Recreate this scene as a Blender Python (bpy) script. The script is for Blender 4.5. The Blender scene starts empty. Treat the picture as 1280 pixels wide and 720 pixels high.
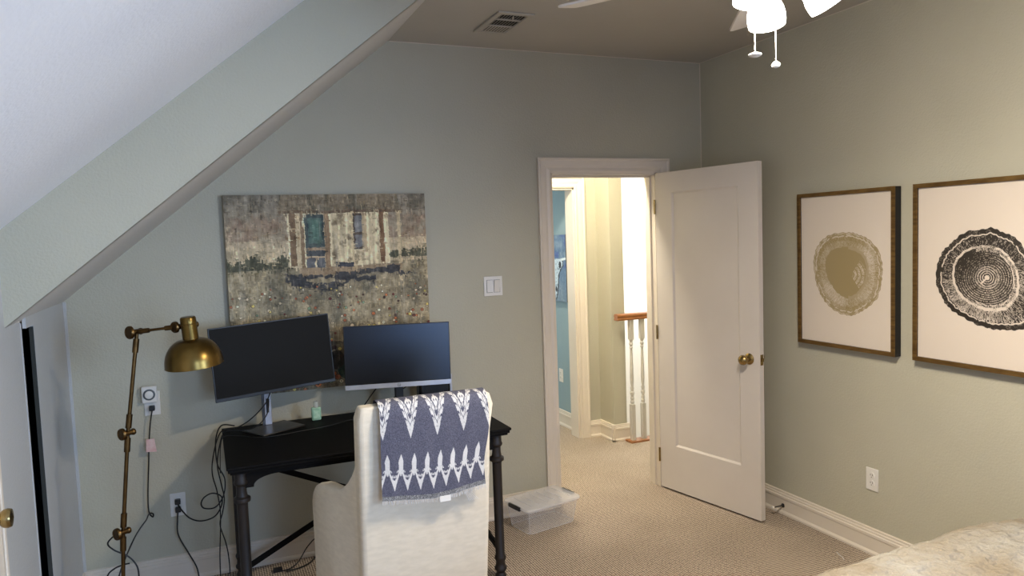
import bpy, bmesh, math, random
import numpy as np
from mathutils import Vector, Matrix
random.seed(7)
RNG = np.random.default_rng(11)
COL = bpy.context.scene.collection
SC = bpy.context.scene
PI = math.pi

# ------------------------------------------------------------------ materials
def srgb(r, g, b):
    f = lambda c: ((c / 255 + 0.055) / 1.055) ** 2.4 if c / 255 > 0.04045 else c / 255 / 12.92
    return (f(r), f(g), f(b), 1)

def base_mat(name, color, rough=0.6, metal=0.0, **kw):
    m = bpy.data.materials.new(name); m.use_nodes = True
    b = m.node_tree.nodes['Principled BSDF']
    b.inputs['Base Color'].default_value = color
    b.inputs['Roughness'].default_value = rough
    b.inputs['Metallic'].default_value = metal
    for k, v in kw.items():
        b.inputs[k.replace('_', ' ')].default_value = v
    return m

def noise_mat(name, c1, c2, scale=5, rough=0.6, metal=0.0, bump=0.0, bscale=100, bdist=0.002, detail=4, stretch=None, **kw):
    """principled material whose colour drifts between two tones, with optional fine bump"""
    m = base_mat(name, c1, rough, metal, **kw)
    nt = m.node_tree; N = nt.nodes; L = nt.links; b = N['Principled BSDF']
    tc = N.new('ShaderNodeTexCoord'); mp = N.new('ShaderNodeMapping')
    if stretch: mp.inputs['Scale'].default_value = stretch
    L.new(tc.outputs['Object'], mp.inputs[0])
    n = N.new('ShaderNodeTexNoise'); n.inputs['Scale'].default_value = scale; n.inputs['Detail'].default_value = detail
    L.new(mp.outputs[0], n.inputs['Vector'])
    r = N.new('ShaderNodeValToRGB'); r.color_ramp.elements[0].position = .35; r.color_ramp.elements[1].position = .65
    r.color_ramp.elements[0].color = c1; r.color_ramp.elements[1].color = c2
    L.new(n.outputs['Fac'], r.inputs[0]); L.new(r.outputs[0], b.inputs['Base Color'])
    if bump:
        n2 = N.new('ShaderNodeTexNoise'); n2.inputs['Scale'].default_value = bscale; n2.inputs['Detail'].default_value = 3
        L.new(mp.outputs[0], n2.inputs['Vector'])
        bp = N.new('ShaderNodeBump'); bp.inputs['Strength'].default_value = bump; bp.inputs['Distance'].default_value = bdist
        L.new(n2.outputs['Fac'], bp.inputs['Height']); L.new(bp.outputs[0], b.inputs['Normal'])
    return m

def carpet_mat():
    m = base_mat('carpet', srgb(150, 130, 105), .95)
    nt = m.node_tree; N = nt.nodes; L = nt.links; b = N['Principled BSDF']
    tc = N.new('ShaderNodeTexCoord'); mp = N.new('ShaderNodeMapping')
    mp.inputs['Rotation'].default_value = (0, 0, .0); mp.inputs['Scale'].default_value = (1, .8, 0.001)
    L.new(tc.outputs['Object'], mp.inputs[0])
    v = N.new('ShaderNodeTexVoronoi'); v.inputs['Scale'].default_value = 82; v.inputs['Randomness'].default_value = .12
    L.new(mp.outputs[0], v.inputs['Vector'])
    r = N.new('ShaderNodeValToRGB')
    r.color_ramp.elements[0].position = .2; r.color_ramp.elements[0].color = srgb(212, 194, 172)
    r.color_ramp.elements[1].position = .58; r.color_ramp.elements[1].color = srgb(66, 54, 42)
    L.new(v.outputs['Distance'], r.inputs[0])
    n = N.new('ShaderNodeTexNoise'); n.inputs['Scale'].default_value = 3; n.inputs['Detail'].default_value = 5
    L.new(tc.outputs['Object'], n.inputs['Vector'])
    r2 = N.new('ShaderNodeValToRGB'); r2.color_ramp.elements[0].position = .3; r2.color_ramp.elements[1].position = .7
    r2.color_ramp.elements[0].color = (.86, .85, .84, 1); r2.color_ramp.elements[1].color = (1, 1, 1, 1)
    L.new(n.outputs['Fac'], r2.inputs[0])
    mx = N.new('ShaderNodeMix'); mx.data_type = 'RGBA'; mx.blend_type = 'MULTIPLY'; mx.inputs[0].default_value = 1
    L.new(r.outputs[0], mx.inputs[6]); L.new(r2.outputs[0], mx.inputs[7]); L.new(mx.outputs[2], b.inputs['Base Color'])
    bp = N.new('ShaderNodeBump'); bp.invert = True; bp.inputs['Strength'].default_value = .8; bp.inputs['Distance'].default_value = .004
    L.new(v.outputs['Distance'], bp.inputs['Height']); L.new(bp.outputs[0], b.inputs['Normal'])
    return m

def paint_mat(name, rough=.7, gloss=False):
    m = base_mat(name, (1, 1, 1, 1), rough)
    nt = m.node_tree; a = nt.nodes.new('ShaderNodeAttribute'); a.attribute_name = 'Col'
    nt.links.new(a.outputs['Color'], nt.nodes['Principled BSDF'].inputs['Base Color'])
    if gloss:
        nt.nodes['Principled BSDF'].inputs['Coat Weight'].default_value = .6
        nt.nodes['Principled BSDF'].inputs['Coat Roughness'].default_value = .05
    return m

def emit_mat(name, color, strength):
    m = bpy.data.materials.new(name); m.use_nodes = True
    b = m.node_tree.nodes['Principled BSDF']
    b.inputs['Base Color'].default_value = color
    b.inputs['Emission Color'].default_value = color
    b.inputs['Emission Strength'].default_value = strength
    b.inputs['Roughness'].default_value = .3
    return m

WALLC = srgb(182, 178, 158)
M = {}
M['wall'] = noise_mat('wall_paint', WALLC, srgb(178, 174, 154), 2, .55, bump=.6, bscale=105, bdist=.003)
M['wall_daylit'] = noise_mat('wall_daylight_tint', srgb(182, 182, 180), srgb(177, 178, 176), 2, .5, bump=.6, bscale=80, bdist=.003)  # wall paint with the cool cast of daylight put into its colour
M['white_daylit'] = noise_mat('white_paint_daylight_tint', srgb(226, 228, 230), srgb(221, 223, 226), 2, .6, bump=.55, bscale=80, bdist=.003)  # white paint plus a faint daylight blue mixed into the colour
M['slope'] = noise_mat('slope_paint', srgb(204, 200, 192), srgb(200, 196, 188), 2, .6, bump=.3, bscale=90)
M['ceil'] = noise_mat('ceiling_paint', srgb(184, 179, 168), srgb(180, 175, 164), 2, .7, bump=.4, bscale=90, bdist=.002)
M['trim'] = noise_mat('trim_paint', srgb(218, 208, 192), srgb(214, 204, 188), 3, .35)
M['door'] = noise_mat('door_paint', srgb(212, 204, 194), srgb(208, 200, 190), 3, .35)
M['bright'] = noise_mat('bright_wall_paint', srgb(238, 234, 226), srgb(234, 230, 222), 2, .6)
M['teal'] = noise_mat('teal_wall_paint', srgb(142, 165, 170), srgb(138, 160, 166), 2, .6)
M['dark'] = noise_mat('attic_shade', srgb(52, 54, 50), srgb(48, 50, 46), 3, .9)  # dark colour stands in for the shade of the eaves space
M['carpet'] = carpet_mat()
M['black_wood'] = noise_mat('black_wood', srgb(15, 13, 12), srgb(10, 9, 8), 8, .6, stretch=(1, 8, 8), Specular_IOR_Level=.12)
M['brown_metal'] = noise_mat('dark_bronze', srgb(32, 25, 21), srgb(22, 18, 16), 10, .5, .1)
M['brass'] = noise_mat('aged_brass', srgb(124, 100, 54), srgb(104, 83, 42), 12, .3, 1.0, bump=.08, bscale=200, bdist=.0005)
M['dark_brass'] = noise_mat('dark_brass', srgb(104, 80, 48), srgb(84, 64, 38), 20, .36, 1.0)
M['knob_brass'] = noise_mat('antique_brass', srgb(172, 148, 98), srgb(150, 126, 80), 30, .25, 1.0)
M['linen'] = noise_mat('cream_linen', srgb(222, 211, 189), srgb(213, 202, 180), 22, .9, bump=.35, bscale=190, bdist=.0012, stretch=(1, 1, 3), detail=8)
M['quilt'] = noise_mat('cream_quilt', srgb(152, 150, 141), srgb(130, 120, 102), 4.0, .9, bump=1.0, bscale=24, bdist=.035, detail=8)
M['mattress'] = noise_mat('mattress_ticking', srgb(222, 216, 204), srgb(214, 208, 196), 4, .9)
M['navy'] = noise_mat('navy_thread', srgb(72, 74, 92), srgb(60, 62, 82), 60, .95)
M['white_thread'] = noise_mat('white_thread', srgb(215, 212, 208), srgb(190, 188, 186), 90, .95)
M['plastic_black'] = noise_mat('black_plastic', srgb(24, 24, 25), srgb(20, 20, 21), 10, .4)
M['screen_left'] = base_mat('matte_screen', srgb(33, 32, 30), .5, Specular_IOR_Level=.05)
M['screen_right'] = base_mat('dark_glossy_screen', srgb(10, 12, 16), .26, Specular_IOR_Level=.6)
M['silver'] = noise_mat('silver_plastic', srgb(196, 198, 204), srgb(186, 188, 194), 10, .35, .4)
M['grey_metal'] = noise_mat('grey_metal', srgb(92, 90, 88), srgb(80, 78, 76), 10, .35, .7)
M['cable'] = noise_mat('black_cable', srgb(14, 14, 14), srgb(10, 10, 10), 10, .5)
M['outlet'] = noise_mat('white_plastic', srgb(222, 219, 211), srgb(218, 215, 207), 10, .3)
M['slot'] = noise_mat('socket_slot', srgb(60, 56, 50), srgb(52, 48, 42), 10, .6)
M['dial_grey'] = noise_mat('grey_dial', srgb(88, 92, 94), srgb(80, 84, 86), 10, .5)
M['gold_frame'] = noise_mat('gold_frame', srgb(134, 104, 58), srgb(104, 78, 42), 14, .4, .65, stretch=(1, 1, 6))
M['black_edge'] = noise_mat('black_frame_edge', srgb(20, 18, 17), srgb(15, 14, 13), 10, .6)
M['canvas_edge'] = noise_mat('canvas_edge', srgb(110, 106, 98), srgb(96, 92, 84), 20, .8)
M['paint'] = paint_mat('painted_surface')
M['print'] = paint_mat('print_under_glass', .5, True)
M['weave'] = paint_mat('woven_pattern', .95)
M['oak'] = noise_mat('oak_wood', srgb(158, 104, 58), srgb(134, 84, 44), 6, .35, stretch=(2, 14, 14))
M['baluster'] = noise_mat('white_gloss_paint', srgb(204, 200, 192), srgb(200, 196, 188), 4, .3)
M['fan_white'] = noise_mat('fan_white', srgb(226, 216, 202), srgb(222, 211, 196), 5, .4)
M['shade'] = emit_mat('lit_glass_shade', (1, .93, .83, 1), 13)
M['pink'] = noise_mat('pink_tape', srgb(214, 172, 168), srgb(222, 196, 190), 50, .6)
M['bag'] = noise_mat('black_cloth', srgb(12, 12, 14), srgb(18, 18, 22), 12, .7)
M['vent_dark'] = noise_mat('vent_inside', srgb(52, 50, 46), srgb(46, 44, 40), 10, .8)
M['vent'] = noise_mat('vent_white', srgb(178, 172, 160), srgb(172, 166, 154), 10, .5)
M['paper'] = noise_mat('label_paper', srgb(196, 226, 200), srgb(150, 200, 168), 60, .6)
M['chain'] = noise_mat('bead_chain', srgb(220, 214, 204), srgb(206, 200, 190), 40, .4)
M['clear'] = base_mat('clear_plastic', (.93, .94, .95, 1), .12, Alpha=.2)
M['clear_lid'] = base_mat('frosted_plastic', (.9, .9, .9, 1), .3, Alpha=.32)
M['green_gel'] = noise_mat('green_gel', srgb(140, 186, 156), srgb(168, 206, 180), 30, .15)
M['cap'] = base_mat('clear_cap', srgb(200, 206, 200), .2, Alpha=.6)
M['glow'] = emit_mat('window_daylight', (.9, .96, 1, 1), 5)
M['sky'] = emit_mat('window_sky', srgb(100, 150, 235), 4)

# ------------------------------------------------------------------ mesh helpers
class MB:
    def __init__(s): s.v = []; s.f = []; s.mi = []; s.cur = 0
    def add(s, vs, fs, mat=None):
        o = len(s.v); s.v += [tuple(p) for p in vs]; s.f += [tuple(i + o for i in f) for f in fs]
        s.mi += [s.cur if mat is None else mat] * len(fs); return s
    def box(s, x0, x1, y0, y1, z0, z1, mat=None):
        v = [(x, y, z) for z in (z0, z1) for y in (y0, y1) for x in (x0, x1)]
        return s.add(v, [(0, 2, 3, 1), (4, 5, 7, 6), (0, 1, 5, 4), (2, 6, 7, 3), (0, 4, 6, 2), (1, 3, 7, 5)], mat)
    def prism(s, poly, axis, a, b, mat=None):
        """extrude 2-D polygon along an axis; poly coords are the two other axes in xyz order"""
        n = len(poly)
        def P(p, t):
            return {'x': (t, p[0], p[1]), 'y': (p[0], t, p[1]), 'z': (p[0], p[1], t)}[axis]
        v = [P(p, a) for p in poly] + [P(p, b) for p in poly]
        f = [tuple(range(n)), tuple(range(2 * n - 1, n - 1, -1))] + [(i, i + n, (i + 1) % n + n, (i + 1) % n) for i in range(n)]
        return s.add(v, f, mat)
    def tube(s, pts, r, seg=10, smooth=0, cap=True, mat=None):
        pts = [Vector(p) for p in pts]
        if smooth: pts = catmull(pts, smooth)
        rs = r if isinstance(r, (list, tuple)) else [r] * len(pts)
        if len(rs) != len(pts): rs = [rs[0]] * len(pts)
        up = None; rings = []
        for i, p in enumerate(pts):
            t = (pts[min(i + 1, len(pts) - 1)] - pts[max(i - 1, 0)])
            t = t.normalized() if t.length > 1e-9 else Vector((0, 0, 1))
            if up is None:
                a = Vector((0, 0, 1)) if abs(t.z) < .9 else Vector((1, 0, 0)); up = (a - t * a.dot(t)).normalized()
            else:
                up = (up - t * up.dot(t)); up = up.normalized() if up.length > 1e-6 else Vector((1, 0, 0))
            w = t.cross(up)
            rings.append([p + (up * math.cos(2 * PI * k / seg) + w * math.sin(2 * PI * k / seg)) * rs[i] for k in range(seg)])
        v = [q for ring in rings for q in ring]; f = []
        for i in range(len(rings) - 1):
            for k in range(seg):
                a = i * seg + k; b = i * seg + (k + 1) % seg
                f.append((a, b, b + seg, a + seg))
        if cap:
            f.append(tuple(range(seg - 1, -1, -1))); o = (len(rings) - 1) * seg; f.append(tuple(o + k for k in range(seg)))
        return s.add(v, f, mat)
    def lathe(s, prof, c=(0, 0, 0), seg=24, mtx=None, cap=True, mat=None):
        v = []; f = []
        for (r, z) in prof:
            for k in range(seg):
                a = 2 * PI * k / seg; v.append(Vector((r * math.cos(a), r * math.sin(a), z)))
        if mtx is not None: v = [mtx @ p for p in v]
        v = [p + Vector(c) for p in v]
        for i in range(len(prof) - 1):
            for k in range(seg):
                a = i * seg + k; b = i * seg + (k + 1) % seg
                f.append((a, b, b + seg, a + seg))
        if cap:
            f.append(tuple(range(seg - 1, -1, -1))); o = (len(prof) - 1) * seg; f.append(tuple(o + k for k in range(seg)))
        return s.add(v, f, mat)
    def xf(s, m):
        s.v = [tuple(m @ Vector(p)) for p in s.v]; return s

def catmull(pts, n):
    out = []
    for i in range(len(pts) - 1):
        p0 = pts[max(i - 1, 0)]; p1 = pts[i]; p2 = pts[i + 1]; p3 = pts[min(i + 2, len(pts) - 1)]
        for k in range(n):
            t = k / n
            out.append(.5 * ((2 * p1) + (p2 - p0) * t + (2 * p0 - 5 * p1 + 4 * p2 - p3) * t * t + (3 * p1 - p0 - 3 * p2 + p3) * t ** 3))
    out.append(pts[-1]); return out

OFF = {}
def obj(name, mb, mat, parent=None, bevel=0, seg=2, smooth=False, subsurf=0, label=None):
    vs = mb.v
    if parent is not None: off = OFF[parent.name]
    else:
        a = np.array(vs); off = Vector(((a[:, 0].min() + a[:, 0].max()) / 2, (a[:, 1].min() + a[:, 1].max()) / 2, a[:, 2].min()))
    me = bpy.data.meshes.new(name)
    me.from_pydata([tuple(Vector(p) - off) for p in vs], [], mb.f)
    mats = mat if isinstance(mat, (list, tuple)) else [mat]
    for m_ in mats: me.materials.append(m_)
    if len(mats) > 1: me.polygons.foreach_set('material_index', mb.mi)
    me.update()
    bm = bmesh.new(); bm.from_mesh(me); bmesh.ops.recalc_face_normals(bm, faces=bm.faces); bm.to_mesh(me); bm.free()
    o = bpy.data.objects.new(name, me); COL.objects.link(o); OFF[o.name] = off
    if parent is not None: o.parent = parent
    else: o.location = off
    if bevel:
        b = o.modifiers.new('Bevel', 'BEVEL'); b.width = bevel; b.segments = seg; b.limit_method = 'ANGLE'; b.angle_limit = .6
    if subsurf:
        b = o.modifiers.new('Sub', 'SUBSURF'); b.levels = subsurf; b.render_levels = subsurf
    if smooth or bevel or subsurf:
        for p in me.polygons: p.use_smooth = True
        if not subsurf:
            try: me.set_sharp_from_angle(angle=.7)
            except Exception: pass
    if label: o['label'] = label
    return o

def thing(name, label, cat, loc, group=None):
    o = bpy.data.objects.new(name, None); COL.objects.link(o); o.location = loc; o.empty_display_size = .05
    OFF[o.name] = Vector(loc); return tag(o, label, cat, group)
def tag(o, label, cat, group=None):
    o['label'] = label; o['category'] = cat
    if group: o['group'] = group
    return o
def struct(name, mb, mat, parent=None, **kw):
    o = obj(name, mb, mat, parent, **kw)
    if parent is None: o['kind'] = 'structure'
    return o

def grid_mesh(name, nx, ny, pos, rgb, mat, parent):
    """nx*ny grid of vertices at pos (ny,nx,3) coloured rgb (ny,nx,3) in linear colour"""
    off = np.array(OFF[parent.name])
    me = bpy.data.meshes.new(name)
    P = (pos.reshape(-1, 3) - off).astype(np.float32)
    i = np.arange(nx - 1)[None, :] + nx * np.arange(ny - 1)[:, None]; i = i.ravel()
    q = np.stack([i, i + 1, i + 1 + nx, i + nx], 1).astype(np.int32)
    me.vertices.add(len(P)); me.vertices.foreach_set('co', P.ravel())
    me.loops.add(q.size); me.loops.foreach_set('vertex_index', q.ravel())
    me.polygons.add(len(q)); me.polygons.foreach_set('loop_start', np.arange(0, q.size, 4, dtype=np.int32))
    me.polygons.foreach_set('loop_total', np.full(len(q), 4, np.int32))
    me.update(calc_edges=True)
    at = me.color_attributes.new('Col', 'FLOAT_COLOR', 'POINT')
    c = np.concatenate([rgb.reshape(-1, 3), np.ones((nx * ny, 1))], 1).astype(np.float32)
    at.data.foreach_set('color', c.ravel())
    me.materials.append(mat)
    me.polygons.foreach_set('use_smooth', np.ones(len(q), bool))
    o = bpy.data.objects.new(name, me); COL.objects.link(o); OFF[o.name] = OFF[parent.name]; o.parent = parent
    return o

def lin(rgb255):
    c = np.asarray(rgb255, float) / 255
    return np.where(c > .04045, ((c + .055) / 1.055) ** 2.4, c / 12.92)

def vnoise(h, w, cy, cx, octs=4, seed=0):
    """fractal value noise, cy x cx base cells"""
    rg = np.random.default_rng(seed); out = np.zeros((h, w)); amp = 1; tot = 0
    for o in range(octs):
        gy, gx = int(cy * 2 ** o) + 2, int(cx * 2 ** o) + 2
        g = rg.random((gy, gx)); y = np.linspace(0, gy - 1.001, h); x = np.linspace(0, gx - 1.001, w)
        yi = y.astype(int); xi = x.astype(int); fy = (y - yi)[:, None]; fx = (x - xi)[None, :]
        fy = fy * fy * (3 - 2 * fy); fx = fx * fx * (3 - 2 * fx)
        a = g[yi][:, xi]; b = g[yi][:, xi + 1]; c = g[yi + 1][:, xi]; d = g[yi + 1][:, xi + 1]
        out += amp * (a * (1 - fx) * (1 - fy) + b * fx * (1 - fy) + c * (1 - fx) * fy + d * fx * fy); tot += amp; amp *= .55
    return out / tot

# ------------------------------------------------------------------ ROOM SHELL
H = 2.74; XK = -3.65; YC = -1.03          # ceiling height, knee wall, cheek wall
SL = .816
zA = lambda x: H + SL * (x + 2.046)       # low slope
zB = lambda x: H + SL * (x + 2.44)        # dormer slope
YR = -5.6
XK2 = XK - .018
# floor
fl = MB()
fl.box(-4.3, 0.12, YR - .1, .0, -.1, 0); fl.box(-2.3, 1.7, 0, 1.0, -.1, 0); fl.box(-2.3, 0.0, 1.0, 4.1, -.1, 0)
struct('floor', fl, M['carpet'])
# ceiling: flat + low slope + dormer slope
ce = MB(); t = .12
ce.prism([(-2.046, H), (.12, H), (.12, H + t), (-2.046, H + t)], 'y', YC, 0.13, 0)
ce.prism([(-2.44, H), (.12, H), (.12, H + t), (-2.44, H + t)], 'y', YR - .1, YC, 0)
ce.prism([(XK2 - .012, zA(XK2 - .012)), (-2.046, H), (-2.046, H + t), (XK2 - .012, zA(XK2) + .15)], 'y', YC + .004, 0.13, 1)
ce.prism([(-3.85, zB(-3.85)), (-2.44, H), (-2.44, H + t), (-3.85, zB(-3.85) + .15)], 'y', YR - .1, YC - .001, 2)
struct('ceiling', ce, [M['ceil'], M['slope'], M['white_daylit']])
# hall / other rooms ceiling
hc = MB(); hc.box(-2.3, 1.7, .13, 4.1, H, H + .1); struct('ceiling_hall', hc, M['white_daylit'])
# dormer cheek between the two slopes (faces the camera)
ck = MB(); ck.prism([(XK - .02, zA(XK - .02)), (-2.046, H), (-2.44, H), (XK - .02, zB(XK - .02))], 'y', YC, YC + .06)
struct('wall_dormer', ck, M['wall'])
# back wall with doorway
OX0, OX1, OZ = -1.10, -.352, 2.035
bw = MB()
bw.prism([(XK, 0), (OX0, 0), (OX0, OZ), (OX1, OZ), (OX1, 0), (.0, 0), (.0, H), (-2.046, H), (XK, zA(XK))], 'y', 0, .12)
struct('wall_back', bw, M['wall'])
rw = MB(); rw.box(0, .12, YR, .12, 0, H); struct('wall_right', rw, M['wall'])
# knee wall with a dark slot

kw_ = MB()
kw_.box(XK - .012, XK, -.675, 0.1, 0, zA(XK) + .02); kw_.box(XK2 - .012, XK2, YC, -.800, 0, zA(XK) + .02)
kw_.box(XK - .012, XK, -.800, -.675, 1.39, zA(XK) + .02)
kw_.box(XK2 - .1, XK2, YR, YC, 0, zB(XK2) + .02)
struct('wall_left', kw_, M['wall_daylit'])
tb = MB(); tb.box(XK2 - .012, XK2 + .003, -.806, -.798, 0, 1.41); tb.box(XK, XK + .012, -.006, 0.0, 0, 1.43)
struct('trim_slot', tb, M['wall_daylit'])
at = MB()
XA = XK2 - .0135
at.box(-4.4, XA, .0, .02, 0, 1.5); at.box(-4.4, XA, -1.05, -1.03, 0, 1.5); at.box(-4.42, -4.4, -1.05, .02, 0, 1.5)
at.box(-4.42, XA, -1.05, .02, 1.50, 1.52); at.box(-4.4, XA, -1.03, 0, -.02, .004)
at.box(XK - .0155, XK - .0135, -.677, 0, 0, 1.5); at.box(XK - .0135, XK - .0008, -.677, -.6755, 0, 1.385); at.box(XA - .002, XA, -1.03, -.81, 0, 1.5)  # thin dark sheets, the slot's shade painted on jamb and lining
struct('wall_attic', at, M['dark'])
# rear wall with a window
WX0, WX1, WZ0, WZ1 = -2.75, -1.45, .55, 2.0
re = MB()
re.box(XK - .1, WX0, YR - .12, YR, 0, H); re.box(WX1, .12, YR - .12, YR, 0, H)
re.box(WX0, WX1, YR - .12, YR, 0, WZ0); re.box(WX0, WX1, YR - .12, YR, WZ1, H)
struct('wall_rear', re, M['wall'])
wf = MB()
for a in ((WX0, WX0 + .05, WZ0, WZ1), (WX1 - .05, WX1, WZ0, WZ1), (WX0 + .05, WX1 - .05, WZ0, WZ0 + .05), (WX0 + .05, WX1 - .05, WZ1 - .05, WZ1), (WX0 + .05, WX1 - .05, 1.36, 1.40)):
    wf.box(a[0], a[1], YR - .09, YR - .05, a[2], a[3])
w1 = struct('window_1', wf, M['trim'])
pn = MB(); pn.box(WX0, WX1, YR - .118, YR - .11, WZ0, WZ1); struct('sky_pane', pn, M['sky'], w1)

w2 = MB()  # unseen window and glowing pane, added as source for the blue fill
for a in ((-5.2, -5.14, .9, 2.1), (-3.86, -3.80, .9, 2.1), (-5.14, -3.86, .9, .96), (-5.14, -3.86, 2.04, 2.1)): w2.box(-.02, -.0005, a[0], a[1], a[2], a[3])
w2_ = struct('added_window', w2, M['trim']); pn = MB(); pn.box(-.006, -.001, -5.14, -3.86, .96, 2.04); struct('sky_pane', pn, M['sky'], w2_)
tc_ = MB(); tc_.box(-.003, 0, -.003, 0, .134, H); tc_.box(-2.04, 0, -.003, 0, H - .003, H); tc_.box(-.003, 0, -3.5, 0, H - .002, H)
struct('trim_corner', tc_, M['trim'])
# baseboards : profile (depth from wall, height)
BBP = [(0, 0), (.024, 0), (.024, .012), (.018, .02), (.015, .022), (.015, .088), (.019, .092), (.019, .105), (.013, .109), (.013, .118), (.009, .122), (.009, .131), (0, .134)]
def bb_y(mb, x0, x1, y, sgn, z=0): mb.prism([(y + sgn * d, z + h) for d, h in BBP], 'x', x0, x1)
def bb_x(mb, y0, y1, x, sgn, z=0): mb.prism([(x + sgn * d, z + h) for d, h in BBP], 'y', y0, y1)
m = MB(); bb_y(m, XK, -1.19, 0, -1); struct('baseboard_back', m, M['trim'])
m = MB(); bb_y(m, -.24, -.0, 0, -1); struct('baseboard_corner', m, M['trim'])
m = MB(); bb_x(m, YR, -.02, 0, -1); struct('baseboard_right', m, M['trim'])
m = MB(); bb_x(m, -.70, -.02, XK, 1); struct('baseboard_left', m, M['trim'])

# door casing around our doorway
def casing(mb, x0, x1, ztop, y, sgn, w=.088):
    prof = [(0, 0), (.012, 0), (.016, .012), (.012, .03), (.016, .045), (.018, .07), (.024, .078), (.024, w), (0, w)]   # (depth, distance from opening)
    for s_, xe in ((-1, x0), (1, x1)):
        n = len(prof)
        v = [(xe + s_ * d, y + sgn * t_, 0) for t_, d in prof] + [(xe + s_ * d, y + sgn * t_, ztop + d) for t_, d in prof]
        mb.add(v, [tuple(range(n)), tuple(range(2 * n - 1, n - 1, -1))] + [(i, i + n, (i + 1) % n + n, (i + 1) % n) for i in range(n)])
    n = len(prof)
    v = [(x0 - d, y + sgn * t_, ztop + d) for t_, d in prof] + [(x1 + d, y + sgn * t_, ztop + d) for t_, d in prof]
    mb.add(v, [tuple(range(n)), tuple(range(2 * n - 1, n - 1, -1))] + [(i, i + n, (i + 1) % n + n, (i + 1) % n) for i in range(n)])
m = MB(); casing(m, OX0, OX1, OZ, 0, -1); casing(m, OX0, OX1, OZ, .12, 1)
m.box(OX0, OX0 + .012, .0, .12, 0, OZ); m.box(OX1 - .012, OX1, .0, .12, 0, OZ); m.box(OX0, OX1, 0, .12, OZ - .012, OZ)
m.box(OX0 + .012, OX0 + .024, .045, .08, 0, OZ - .012); m.box(OX1 - .024, OX1 - .012, .045, .08, 0, OZ - .012); m.box(OX0 + .02, OX1 - .02, .045, .08, OZ - .024, OZ - .012)
struct('trim_doorway', m, M['trim'])

# hall walls
hw = MB()
BX0, BX1 = -1.04, -.277
hw.box(-2.3, BX0, 1.27, 1.40, 0, H); hw.box(BX0, BX1, 1.27, 1.40, 2.035, H); hw.box(BX1, -.08, 1.27, 1.40, 0, H)
hw.box(-.08, 0.04, 1.06, 1.40, 0, H)
struct('wall_hall', hw, M['wall'])
m = MB(); casing(m, BX0, BX1, 2.035, 1.27, -1); m.box(BX1 - .012, BX1, 1.27, 1.40, 0, 2.035); m.box(BX0, BX0 + .012, 1.27, 1.40, 0, 2.035); m.box(BX0, BX1, 1.27, 1.40, 2.02, 2.035)
struct('trim_hall_doorway', m, M['trim'])
m = MB(); bb_y(m, -.186, -.08, 1.27, -1); bb_x(m, 1.036, 1.27, -.08, -1); bb_y(m, -.104, .062, 1.06, -1)
struct('baseboard_hall', m, M['trim'])
m = MB(); m.box(-2.3, -2.2, .12, 4.1, 0, H); struct('wall_hall_left', m, M['wall'])
bl = MB(); bl.box(-.20, 0.04, 1.40, 4.0, 0, H); bl.box(-2.2, -.0, 4.0, 4.1, 0, H)
struct('wall_blue_room', bl, M['teal'])
m = MB(); bb_x(m, 1.40, 4.0, -.20, -1); struct('baseboard_blue_room', m, M['trim'])
st = MB(); st.box(0, 1.7, 2.3, 2.4, -1.6, H); st.box(1.6, 1.7, .12, 2.3, -1.6, H); st.box(0, 1.7, 1.0, 2.3, -1.7, -1.6); st.box(-.02, 0, 1.06, 2.3, -1.6, 0); st.box(0, 1.6, 1.0, 1.02, -1.6, -.1)
struct('wall_stairwell', st, M['bright'])
m = MB(); m.box(.12, 1.6, .0, .12, 0, H); struct('wall_hall_right', m, M['wall'])

# ------------------------------------------------------------------ BEDROOM DOOR
dx, dy = math.cos(-1.378), math.sin(-1.378)
DM = Matrix.Translation((-.369, -.012, 0)) @ Matrix.Rotation(-1.378, 4, 'Z')   # local x along leaf, local -y... face at y=0, thickness +y
DW, DT = .778, .035
dl = MB()
z0, z1 = .012, 2.030
SW = .135; PZ0, PZ1 = .30, 1.905
dl.box(0, SW, 0, DT, z0, z1); dl.box(DW - SW, DW, 0, DT, z0, z1); dl.box(SW, DW - SW, 0, DT, z0, PZ0); dl.box(SW, DW - SW, 0, DT, PZ1, z1)
# sloped sticking around the recessed panel
def stick(mb, a, b, c, d): mb.add([a, b, c, d], [(0, 1, 2, 3)])
for yy, yd in ((0, .009), (DT, DT - .009)):
    i = .012
    A = [(SW, yy, PZ0), (DW - SW, yy, PZ0), (DW - SW, yy, PZ1), (SW, yy, PZ1)]
    B = [(SW + i, yd, PZ0 + i), (DW - SW - i, yd, PZ0 + i), (DW - SW - i, yd, PZ1 - i), (SW + i, yd, PZ1 - i)]
    for k in range(4): stick(dl, A[k], A[(k + 1) % 4], B[(k + 1) % 4], B[k])
    dl.add(B, [(0, 1, 2, 3)])
dl.xf(DM)
door = struct('door_1', dl, M['door'])
door['label'] = 'white one-panel bedroom door standing open against the right wall'; door['category'] = 'door'
KM = DM @ Matrix.Translation((DW - .07, 0, .93)) @ Matrix.Rotation(PI / 2, 4, 'X')      # lathe axis -> local -y
k = MB(); k.lathe([(.001, 0), (.032, 0), (.032, .004), (.026, .009), (.013, .012), (.011, .03), (.018, .036), (.027, .046), (.029, .056), (.026, .066), (.016, .073), (.001, .076)], mtx=KM, cap=False)
KM2 = DM @ Matrix.Translation((DW - .07, DT, .93)) @ Matrix.Rotation(-PI / 2, 4, 'X')
k.lathe([(.001, 0), (.032, 0), (.032, .004), (.026, .009), (.013, .012), (.011, .03), (.018, .036), (.027, .046), (.029, .056), (.026, .066), (.016, .073), (.001, .076)], mtx=KM2, cap=False)
obj('door_knob', k, M['knob_brass'], door, smooth=True)
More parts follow.
